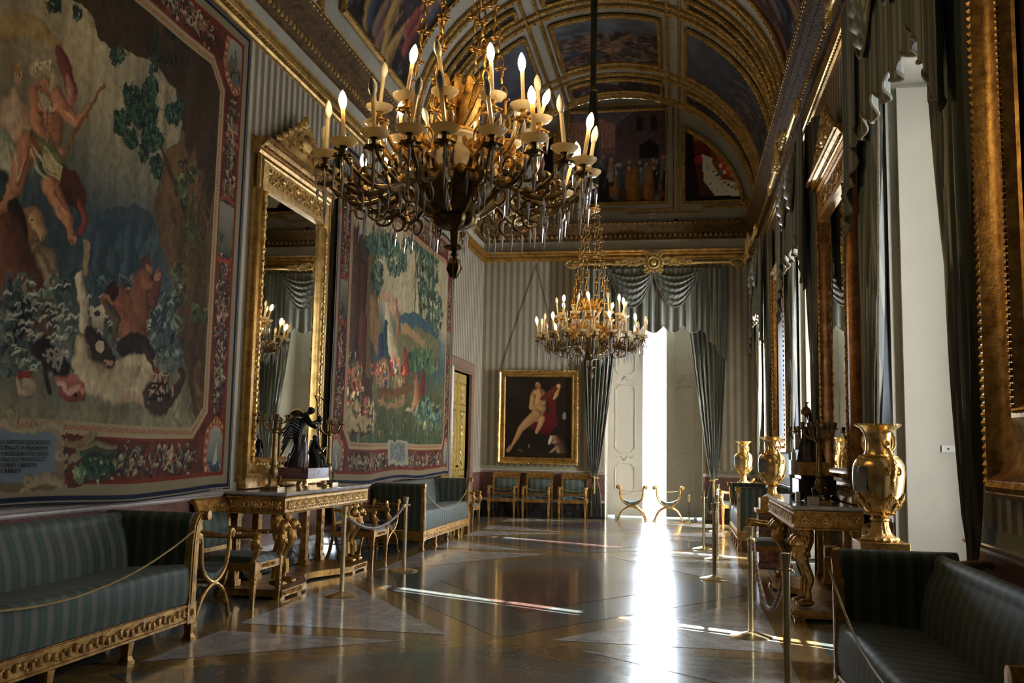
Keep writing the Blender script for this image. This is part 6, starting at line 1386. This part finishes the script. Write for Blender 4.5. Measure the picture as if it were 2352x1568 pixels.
# ------------------------------------------------ vases, clocks, candelabra, door, fittings
def make_vase(loc, rz, label):
    t = thing('gilt_vase', label, 'vase', loc, rz, 'large gilt vases on pedestals')
    b = MB(); b.lathe([(.125, 0), (.13, .012), (.12, .028), (.09, .04), (.072, .06), (.060, .10), (.056, .14)], 48, flute=16, fa=.05); b.lathe([(.05, .138), (.068, .148), (.068, .160), (.05, .172)], 28); b.build('fluted_foot', ORMOLUC, t)
    b = MB(); b.lathe([(.05, .17), (.085, .19), (.125, .235), (.150, .29), (.166, .35), (.178, .42), (.183, .49), (.178, .545), (.160, .585), (.130, .61), (.105, .62)], 40); b.build('body', ORMOLU, t, angle=60)
    b = MB()
    for k in range(8):                      # palmettes round the base of the body
        a = 2*PI*k/8
        for q in range(-3, 4):
            aa = a+q*.085; r0 = .150; c, s = math.cos(aa), math.sin(aa); z1 = .345-abs(q)*.018
            b.tube([(r0*.80*math.cos(a), r0*.80*math.sin(a), .235), ((r0+.012)*c, (r0+.012)*s, .295), ((r0+.024)*c, (r0+.024)*s, z1)], [.004, .007, .009], 5)
        aa = a+PI/8
        for q in range(-2, 3): c, s = math.cos(aa+q*.05), math.sin(aa+q*.05); b.tube([(.095*math.cos(aa), .095*math.sin(aa), .205), (.13*c, .13*s, .235), (.155*c, .155*s, .285-abs(q)*.012)], [.004, .008, .006], 5)
        for q in range(3): c, s = math.cos(a+.2*q), math.sin(a+.2*q); b.ell((.098*c, .098*s, .195), (.016, .016, .010), 5, 3)
    b.build('palmette_relief', ORMOLUC, t)
    b = MB(); b.lathe([(.135, .605), (.140, .612), (.10, .625), (.088, .66), (.088, .72), (.100, .775), (.125, .81), (.155, .828), (.162, .835), (.160, .845), (.14, .842), (.10, .80)], 40); b.build('neck', ORMOLU, t)
    b = MB(); 
    for k in range(36): a = 2*PI*k/36; b.ell((.156*math.cos(a), .156*math.sin(a), .840), (.012, .012, .008), 5, 3)
    b.build('lip_beading', ORMOLUC, t)
    for s in (-1, 1):                       # winged figure handles
        b = MB(); y = s*.0; X = lambda r, z, w=0: (w, s*r, z)
        b.tube(smooth_path([X(.182, .43), X(.205, .50), X(.200, .57), X(.165, .63), X(.135, .67)], 4), lerp_list([.008, .020, .024, .020, .012], 16), 7)
        b.ell(X(.125, .705), (.018, .018, .022)); b.ell(X(.205, .53), (.026, .02, .03), 6, 4)
        for w in (-1, 1):
            b.tube(smooth_path([X(.155, .64, 0), X(.15, .68, w*.035), X(.125, .74, w*.05), X(.10, .79, w*.045)], 4), lerp_list([.010, .018, .014, .003], 12), 5, flat=.5)
            b.tube(spiral(X(.188, .50, w*.045), .036, .008, 1.3, 0, 'x', 14), .009, 5)
        for k in range(6): b.ell(X(.186, .385+.02*k), (.014+.003*k, .010, .014), 5, 3)
        b.build('winged_handle', ORMOLUC, t)
    for a, nm in ((0, 0), (PI, 1)):
        b = MB(); b.grid(lambda u, v, a=a: ((.1845+.001)*math.cos(a+(u-.5)*1.15)*(1-.04*(2*v-1)**2), .1855*math.sin(a+(u-.5)*1.15)*(1-.04*(2*v-1)**2), .355+.185*v), 12, 6)
        b.build('painted_plaque', VPLAQ, t)
    return t
VPLAQ = m_plain('painted_landscape_plaque', (.30, .31, .30), .3, 0, .35, 9, c2=(.06, .07, .08))
PEDM = m_marble('dark_red_pedestal_marble', (.16, .045, .035), (.3, .14, .1), 4, .15, .3)
def make_pedestal(loc, label, mat=None):
    t = thing('pedestal', label, 'pedestal', loc, 0, 'vase pedestals')
    b = MB(); b.box(-.24, .24, -.24, .24, 0, .08); b.box(-.20, .20, -.20, .20, .08, .74); b.build('shaft', PEDM, t, bevel=.006)
    b = MB(); b.box(-.23, .23, -.23, .23, .74, .79); b.box(-.17, .17, -.17, .17, .79, .93); b.build('cap', GOLDW, t, bevel=.004); return t
for y, X, l in ((7.4, 1.43, 'nearest, largest looking of the three vases'), (13.7, 1.24, 'behind the right console table'), (20.0, 1.25, 'smallest looking, farthest by the end wall')):
    pd = 'pedestal under the gilt vase '+{7.4: 'nearest the camera', 13.7: 'behind the right console table', 20.0: 'farthest along the right wall'}[y]
    if y == 7.4: V0 = make_vase((X, y, .932), .35, 'gilded vase with winged handles, '+l); P0 = make_pedestal((X, y, 0), pd)
    else: dup(V0, 'gilded vase with winged handles, '+l, (X, y, .932), .5); dup(P0, pd, (X, y, 0))

def skin_fig(name, parent, joints, edges, mat, sub=2):
    """one continuous body: joints {k: (pos, radius)}"""
    ks = list(joints); ix = {k: i for i, k in enumerate(ks)}
    me = bpy.data.meshes.new(name); me.from_pydata([joints[k][0] for k in ks], [(ix[a], ix[b]) for a, b in edges], []); me.materials.append(mat)
    o = bpy.data.objects.new(name, me); COL.objects.link(o); o.parent = parent
    m = o.modifiers.new('skin', 'SKIN'); m.use_smooth_shade = True
    if not me.skin_vertices: me.attributes.new
    for k in ks:
        sv = me.skin_vertices[0].data[ix[k]]; r = joints[k][1]; sv.radius = (r, r) if not isinstance(r, tuple) else r
    me.skin_vertices[0].data[0].use_root = True
    s = o.modifiers.new('sub', 'SUBSURF'); s.levels = 1; s.render_levels = sub
    return o
def bake_skin(name, parent, joints, edges, mat):
    """evaluate the skin once so that the object is a plain mesh"""
    ks = list(joints); ix = {k: i for i, k in enumerate(ks)}
    me = bpy.data.meshes.new(name); me.from_pydata([joints[k][0] for k in ks], [(ix[a], ix[b]) for a, b in edges], [])
    o = bpy.data.objects.new(name, me); COL.objects.link(o)
    m = o.modifiers.new('skin', 'SKIN'); m.use_smooth_shade = True
    dg = bpy.context.evaluated_depsgraph_get()
    if len(me.skin_vertices) == 0:
        bpy.context.view_layer.objects.active = o; o.modifiers.clear(); bpy.context.view_layer.update()
        with bpy.context.temp_override(object=o, active_object=o): bpy.ops.mesh.customdata_skin_add()
        m = o.modifiers.new('skin', 'SKIN'); m.use_smooth_shade = True
    for k in ks: r = joints[k][1]; me.skin_vertices[0].data[ix[k]].radius = (r, r) if not isinstance(r, tuple) else r
    me.skin_vertices[0].data[0].use_root = True
    s = o.modifiers.new('sub', 'SUBSURF'); s.levels = 2; s.render_levels = 2
    me.materials.append(mat); o.parent = parent
    return o
def human(name, parent, c, s, pose, mat, rz=0):
    """small bronze figure; pose gives joint offsets in body units (height about 1); +x is where it faces"""
    Mr = Matrix.Rotation(rz, 3, 'Z'); J = {}
    P = lambda v: tuple(Vector(c)+Mr @ (Vector(v)*s))
    R_ = dict(pelvis=.105, waist=.092, chest=.12, neck=.045, head=.072, crown=.058, shL=.06, elL=.042, haL=.03, shR=.06, elR=.042, haR=.03, hipL=.08, knL=.056, anL=.034, toL=.026, hipR=.08, knR=.056, anR=.034, toR=.026)
    for k, r in R_.items(): J[k] = (P(pose[k]), r*s)
    E = [('pelvis', 'waist'), ('waist', 'chest'), ('chest', 'neck'), ('neck', 'head'), ('head', 'crown'), ('chest', 'shL'), ('shL', 'elL'), ('elL', 'haL'), ('chest', 'shR'), ('shR', 'elR'), ('elR', 'haR'),
         ('pelvis', 'hipL'), ('hipL', 'knL'), ('knL', 'anL'), ('anL', 'toL'), ('pelvis', 'hipR'), ('hipR', 'knR'), ('knR', 'anR'), ('anR', 'toR')]
    return bake_skin(name, parent, J, E, mat)
STOOP = dict(pelvis=(0, 0, .50), waist=(.03, 0, .60), chest=(.10, 0, .73), neck=(.17, 0, .83), head=(.22, 0, .88), crown=(.24, 0, .93), shL=(.11, .10, .78), elL=(.22, .14, .66), haL=(.33, .08, .60), shR=(.11, -.10, .78), elR=(.20, -.15, .66), haR=(.31, -.06, .70),
             hipL=(0, .06, .46), knL=(.10, .08, .26), anL=(.04, .08, .05), toL=(.12, .09, .02), hipR=(0, -.06, .46), knR=(.02, -.08, .25), anR=(-.10, -.08, .06), toR=(-.03, -.09, .02))
SIT = dict(pelvis=(0, 0, .26), waist=(.01, 0, .36), chest=(.03, 0, .49), neck=(.05, 0, .60), head=(.07, 0, .67), crown=(.08, 0, .72), shL=(.03, .10, .55), elL=(.10, .14, .42), haL=(.22, .10, .40), shR=(.03, -.10, .55), elR=(.10, -.14, .42), haR=(.22, -.06, .38),
           hipL=(.04, .06, .24), knL=(.25, .09, .28), anL=(.24, .09, .06), toL=(.32, .10, .03), hipR=(.04, -.06, .24), knR=(.24, -.09, .26), anR=(.30, -.09, .05), toR=(.38, -.10, .03))
STAND = dict(pelvis=(0, 0, .50), waist=(0, 0, .60), chest=(0, 0, .73), neck=(0, 0, .84), head=(.01, 0, .90), crown=(.01, 0, .96), shL=(0, .11, .79), elL=(.02, .18, .86), haL=(.02, .12, .99), shR=(0, -.11, .79), elR=(.06, -.15, .66), haR=(.12, -.10, .56),
             hipL=(0, .06, .46), knL=(.03, .07, .26), anL=(0, .07, .05), toL=(.08, .08, .02), hipR=(0, -.06, .46), knR=(-.01, -.07, .26), anR=(-.02, -.07, .05), toR=(.06, -.08, .02))
def robe(b, pts, R_, n=24, f=7, fa=.12):
    rings = []
    for (x, y, z), r in zip(pts, R_): rings.append([(x+r*(1+fa*math.sin(f*a+z*9))*math.cos(a), y+r*(1+fa*math.sin(f*a+z*9))*math.sin(a)*.8, z) for a in np.linspace(0, 2*PI, n, False)])
    b.loft(rings)
REDM = m_marble('red_clock_marble', (.16, .06, .06), (.3, .2, .2), 6, .2, .3)
# left clock, local: +x out into the room, y along the wall, z=0 table top
CL = thing('mantel_clock', 'dark bronze clock group of a winged old man with scythe on a red marble base', 'clock', (-4.28, 10.52, 1.062))
b = MB(); b.box(-.20, .18, -.36, .28, .10, .225); b.build('marble_base', REDM, CL, bevel=.004)
for x, y in ((-.17, -.34), (.14, -.34), (-.17, .24), (.14, .24)):
    b = MB(); b.tube([(x*.9, y*.9, .10), (x, y, .06), (x*1.05, y*1.03, .02)], [.045, .03, .028], 8); b.ell((x*1.08, y*1.05, .016), (.035, .035, .016))
    for q in (-1, 0, 1): b.ell((x*1.08+.03*(1 if x > 0 else -1), y*1.05+q*.018, .012), (.016, .010, .012), 5, 3)
    b.build('gilt_paw_foot', ORMOLU, CL)
b = MB(); b.sweep([(0, 0), (.01, 0), (.01, .03), (0, .035)], (.17, -.40, .075), (.17, .30, .075), (1, 0, 0)); b.sweep([(0, 0), (.01, 0), (.01, .03), (0, .035)], (-.20, -.40, .075), (.17, -.40, .075), (0, -1, 0)); b.box(-.19, .16, -.39, .29, .08, .10); b.build('gilt_apron', ORMOLU, CL)
b = MB(); b.lathe([(.12, .225), (.13, .24), (.13, .36), (.12, .38), (.10, .39)], 20, (-.05, -.12, 0)); b.build('round_plinth', REDM, CL)
human('winged_figure', CL, (-.02, -.16, .225), .72, STOOP, BRONZE, .5)
for s in (-1, 1):
    b = MB()
    for k in range(7):
        a0 = Vector((-.0, -.20+s*.03, .72)); tip = a0+Vector((-.10-.01*k, -.22+.012*k-.02*s, .08-.075*k)); b.tube([a0+Vector((0, -.02, -.03*k)), a0.lerp(tip, .5)+Vector((-.02, 0, .03)), tip], [.026, .038, .008], 6, flat=.5)
    b.build('wing', BRONZE, CL)
b = MB(); robe(b, [(-.05, -.20, .23), (-.03, -.18, .36), (-.02, -.15, .52), (0, -.14, .60)], [.12, .10, .075, .06]); b.build('drapery', BRONZE, CL)
b = MB(); b.ell((.155, -.02, .78), (.035, .03, .045)); b.build('beard', BRONZE, CL); 
CL.children[-1].location = (-.03, -.02, .02)
b = MB(); b.tube([(.16, -.02, .50), (.10, .02, 1.0), (.06, .05, 1.06)], .008, 6); bl = smooth_path([(.06, .05, 1.05), (.10, .12, 1.04), (.13, .20, .98), (.14, .26, .88)], 5); b.tube(bl, lerp_list([.012, .016, .012, .002], len(bl)-1), 5, flat=.25); b.build('scythe', BRONZE, CL)
b = MB(); b.ell((-.06, -.17, .79), (.088, .088, .088), 24, 16); gl_ = b.build('globe', m_plain('black_lacquer_globe', (.02, .018, .02), .15), CL, angle=80)
b = MB(); b.tube([(-.06+.10*math.cos(a), -.17, .79+.10*math.sin(a)) for a in np.linspace(0, 2*PI, 28, False)], .006, 5, True); b.tube([(-.06+.105*math.cos(a), -.17+.105*math.sin(a), .79) for a in np.linspace(0, 2*PI, 28, False)], .006, 5, True); b.build('globe_ring', BRASS, CL)
b = MB(); b.tube([(-.06, -.17, .70), (-.05, -.15, .62), (-.05, -.12, .38)], [.03, .02, .03], 8); b.build('globe_stem', BRONZE, CL)
human('seated_figure', CL, (.02, .13, .225), .52, SIT, BRONZE, 1.0)
b = MB(); robe(b, [(.05, .15, .225), (.05, .15, .30), (.04, .14, .37), (.03, .13, .42)], [.11, .095, .07, .05]); b.build('drapery', BRONZE, CL)
b = MB(); b.T = Matrix.Translation((.09, .22, .43)) @ Matrix.Rotation(.6, 4, 'X'); b.box(-.05, .05, -.002, .05, -.004, .006); b.box(-.05, .05, -.05, .002, -.002, .008); b.build('gilt_book', ORMOLU, CL, bevel=.002)
def make_candelabrum(loc, label, h=.78, n=6):
    t = thing('candelabrum', label, 'candelabrum', loc, 0, 'bronze candelabra on the console tables')
    b = MB()
    for k in range(3):
        a = 2*PI*k/3+.5; c, s = math.cos(a), math.sin(a); P = smooth_path([(.02*c, .02*s, .15), (.07*c, .07*s, .14), (.06*c, .06*s, .07), (.09*c, .09*s, .045)], 4); b.tube(P, lerp_list([.012, .016, .012, .014], len(P)-1), 6); b.ell((.10*c, .10*s, .04), (.022, .022, .014), 6, 4)
    b.box(-.10, .10, -.10, .10, 0, .03); b.build('tripod_base', BRASSD, t)
    b = MB(); b.lathe([(.03, .12), (.045, .16), (.048, .20), (.035, .235), (.027, .25), (.036, .26), (.036, .29), (.031, .30), (.026, h-.18), (.042, h-.165), (.042, h-.145), (.024, h-.13), (.024, h-.06), (.02, h-.02)], 14); b.build('column', BRASSD, t)
    for k in range(n):
        a = 2*PI*k/n; c, s = math.cos(a), math.sin(a)
        b = MB(); P = smooth_path([(0, 0, h-.12), (.06*c, .06*s, h-.15), (.13*c, .13*s, h-.11), (.155*c, .155*s, h-.04)], 4); b.tube(P, .011, 6); b.lathe([(.008, h-.05), (.042, h-.038), (.014, h-.028), (.020, h-.012), (.026, h+.02), (.022, h+.024)], 10, (.155*c, .155*s, 0)); b.build('branch', BRASSD, t)
    b = MB(); b.lathe([(.01, h-.03), (.034, h-.02), (.014, h-.01), (.02, h+.04), (.018, h+.045)], 10); b.build('centre_socket', BRASSD, t)
    return t
BRASSD = m_gold('tarnished_brass', c=(.34, .23, .09), c2=(.12, .085, .045), rough=.35, nsc=14)
CA = make_candelabrum((-4.30, 9.68, 1.062), 'tarnished candelabrum left of the bronze clock on the left console')
dup(CA, 'tarnished candelabrum right of the bronze clock on the left console', (-4.28, 11.25, 1.062))
dup(CA, 'candelabrum in front of the dark clock on the right console', (1.36, 9.95, 1.062))
dup(CA, 'candelabrum behind the dark clock on the right console', (1.42, 11.6, 1.062))
# right clock group
CR = thing('mantel_clock', 'dark figure clock with a vase held on the head on the right console', 'clock', (1.38, 10.75, 1.062))
b = MB(); b.box(-.16, .22, -.28, .30, .06, .22); b.box(-.13, .2, -.24, .26, .22, .26); b.build('stepped_base', BRONZE, CR, bevel=.004)
for x, y in ((-.14, -.25), (.2, -.25), (-.14, .27), (.2, .27)): b = MB(); b.ell((x, y, .03), (.04, .04, .03)); b.ell((x*1.1, y*1.05, .015), (.03, .03, .015)); b.build('paw_foot', BRONZE, CR)
b = MB(); b.box(-.14, .16, -.22, .18, .26, .40); b.build('gilt_panel_block', GOLDW, CR, bevel=.003)
b = MB(); b.box(-.20, -.13, .05, .26, .26, .42); b.box(-.185, -.14, .09, .16, .42, .50); b.build('white_relief_block', TOP_M, CR, bevel=.003)
b = MB(); b.lathe([(.02, -.03), (.085, -.025), (.09, 0), (.085, .02)], 24, (-.13, .10, .62), ax=Matrix.Rotation(PI/2, 3, 'Y')); b.build('clock_face', CERAM, CR)
human('standing_figure', CR, (0, -.02, .38), .56, STAND, BRONZE, PI)
b = MB(); robe(b, [(0, -.02, .40), (0, -.02, .55), (0, -.02, .68), (0, -.02, .78)], [.14, .11, .085, .075], f=9); b.build('drapery', BRONZE, CR)
b = MB(); b.lathe([(.015, .88), (.02, .89), (.055, .92), (.058, .955), (.035, .985), (.015, 1.0), (.014, 1.03), (.03, 1.045), (.028, 1.05)], 18, (-.03, .06, 0)); b.build('carried_urn', m_gold('copper_urn', c=(.55, .27, .10), c2=(.2, .08, .03), rough=.3), CR)
human('second_figure', CR, (.04, .16, .22), .62, STAND, BRONZE, PI-.6)
b = MB(); robe(b, [(.04, .16, .26), (.04, .16, .42), (.04, .16, .55), (.04, .16, .64)], [.13, .10, .08, .07], f=9); b.build('drapery', BRONZE, CR)
for i, (x, y, sx, sy, h) in enumerate(((1.17, 10.15, .02, .06, .10), (1.27, 9.75, .05, .04, .07))):
    b = MB(); b.T = Matrix.Translation((x, y, 1.064)); b.box(-sx, sx, -sy, sy, 0, h); tag(b.build('device', WHITE, bevel=.003), ['slim white monitoring device on the right console table', 'small white box near the corner of the right console'][i], 'device')

# gilded door on the left
b = MB(); X0 = XL; fn = lambda u, v, d: (XL+d, u, v)
pr = [(0, 0), (0, .055), (.03, .07), (.07, .055), (.20, .045), (.24, .07), (.27, .06), (.27, -.3)]
b.frame(pr, DOOR[0]-.27, DOOR[1]+.27, -.3, DOOR[2]+.27, fn); struct(b.build('trim_%d' % tn, m_marble('door_surround_marble', (.26, .15, .11), (.4, .3, .25), 5, .3, .3))); tn += 1
YEL = m_gold('yellow_gilt_door_panel', c=(.88, .66, .20), c2=(.60, .38, .09), rough=.38, carve=.5, cs=26, depth=.006, nsc=10)
YELP = m_plain('yellow_door_paint', (.62, .45, .13), .5, 0, .25, 12)
dr = struct((lambda b: (b.box(XL-.16, XL-.12, DOOR[0], DOOR[1], 0, DOOR[2]), b.build('door_1', IRON, smooth=False))[1])(MB()))
for k, (ya, yb) in enumerate(((DOOR[0]+.02, (DOOR[0]+DOOR[1])/2-.01), ((DOOR[0]+DOOR[1])/2+.01, DOOR[1]-.02))):
    b = MB(); b.box(XL-.10, XL-.06, ya, yb, .02, DOOR[2]-.02); lf = b.build('door_leaf', YELP, dr, bevel=.003)
    b = MB()
    for z0, z1 in ((.15, .95), (1.05, 2.35), (2.45, 2.95)):
        b.frame([(0, 0), (.01, .02), (.035, .02), (.045, 0)], ya+.10, yb-.10, z0, z1, lambda u, v, d: (XL-.06+d, u, v)); 
    b.build('gilt_moulding', YEL, lf)
    b = MB()
    for z0, z1 in ((.15, .95), (1.05, 2.35), (2.45, 2.95)):
        for q in range(int((z1-z0)/.14)): z = z0+.1+q*.14; b.ell((XL-.055, (ya+yb)/2, z), (.012, .05, .035), 6, 4); b.tube(spiral((XL-.05, (ya+yb)/2, z), .09, .02, 1.2, q, 'x', 10), .008, 4)
    b.build('gilt_ornament', YEL, lf)
b = MB(); b.ell((XL-.01, (DOOR[0]+DOOR[1])/2-.08, 1.15), .03); b.tube([(XL-.07, (DOOR[0]+DOOR[1])/2-.08, 1.15), (XL-.01, (DOOR[0]+DOOR[1])/2-.08, 1.15)], .01); b.build('door_handle', IRON, dr)

# fittings
def small(name, label, cat, fn, mat, **kw): b = MB(); fn(b); return tag(b.build(name, mat, **kw), label, cat)
for x, z, w, l in ((-.10, 6.86, .07, 'white sensor box with a dark face under the end lunette'), (1.25, 6.86, .035, 'small white sensor at the right of the end cornice')):
    t = thing('wall_sensor', l, 'sensor', (x, YF-.055, z)); b = MB(); b.box(-w, w, -.05, 0, -.08, .08); b.build('housing', WHITE, t, bevel=.008); b = MB(); b.box(-w*.6, w*.6, -.055, -.045, -.05, .05); b.build('sensor_face', IRON, t)
small('label_plate', 'small white tag with a number on the end lunette base', 'label', lambda b: b.box(-.70, -.56, YF-.075, YF-.055, 6.93, 7.07), WHITE)
small('wall_label', 'small white label on the wall beside the foreground tapestry', 'label', lambda b: b.box(XL, XL+.01, 9.16, 9.28, 1.25, 1.42), WHITE, bevel=.002)
t = thing('spotlight', 'white adjustable spotlight on the cornice above the near chandelier', 'spotlight', (-4.42, 10.35, 6.83))
b = MB(); b.box(-.04, .04, -.05, .05, 0, .05); b.tube([(0, 0, .05), (.06, .03, .12)], .014, 6); b.build('bracket', WHITE, t)
b = MB(); b.lathe([(.05, 0), (.065, .02), (.075, .16), (.085, .20), (.08, .205)], 20, (.03, .02, .10), ax=Matrix.Rotation(1.2, 3, (.3, .9, 0))); b.build('lamp_head', WHITE, t)
t = thing('rod_stand', 'thin dark rod with brass tip standing right of the curule stools', 'stand', (.18, 21.8, 0))
b = MB(); b.lathe([(.05, 0), (.05, .01), (.012, .02), (.012, .06)], 14); b.build('foot', BRASS, t); b = MB(); b.tube([(0, 0, .05), (0, 0, .46)], .009, 8); b.build('rod', IRON, t); b = MB(); b.lathe([(.012, .44), (.022, .50), (.018, .56), (.03, .60)], 10); b.build('tip', ORMOLU, t)
t = thing('fire_extinguisher', 'dark red fire extinguisher on the floor in the far right corner', 'fire extinguisher', (.86, 21.75, 0))
b = MB(); b.lathe([(.07, 0), (.075, .01), (.075, .27), (.06, .33), (.025, .36), (.02, .38)], 20); b.build('cylinder', m_plain('red_enamel', (.28, .015, .015), .3), t); b = MB(); b.box(-.02, .05, -.012, .012, .38, .41); b.tube([(.03, 0, .39), (.09, 0, .36), (.085, 0, .15)], .01); b.build('valve_and_hose', IRON, t)
t = thing('hanging_wire', 'pair of slanting wires holding the painting on the end wall', 'wire', (-3.29, YF-.03, 5.85))
for dx in (-.72, .72): b = MB(); b.tube([(0, 0, 0), (dx, -.02, -2.44)], .007, 5); b.build('wire', m_plain('grey_cable', (.35, .34, .31), .5), t)
cu = bpy.data.curves.new('t', 'FONT'); cu.body = '7846'; cu.size = .055; cu.extrude = .001; cu.align_x = 'CENTER'
o = bpy.data.objects.new('t', cu); COL.objects.link(o); bpy.context.view_layer.update()
me = bpy.data.meshes.new_from_object(o.evaluated_get(bpy.context.evaluated_depsgraph_get())); bpy.data.objects.remove(o)
for v in me.vertices: v.co = (-.63+v.co.x, YF-.076-v.co.z, 6.98+v.co.y)
me.materials.clear(); me.materials.append(IRON); n = bpy.data.objects.new('number', me); COL.objects.link(n); n.parent = next(q for q in bpy.data.objects if q.name == 'label_plate')
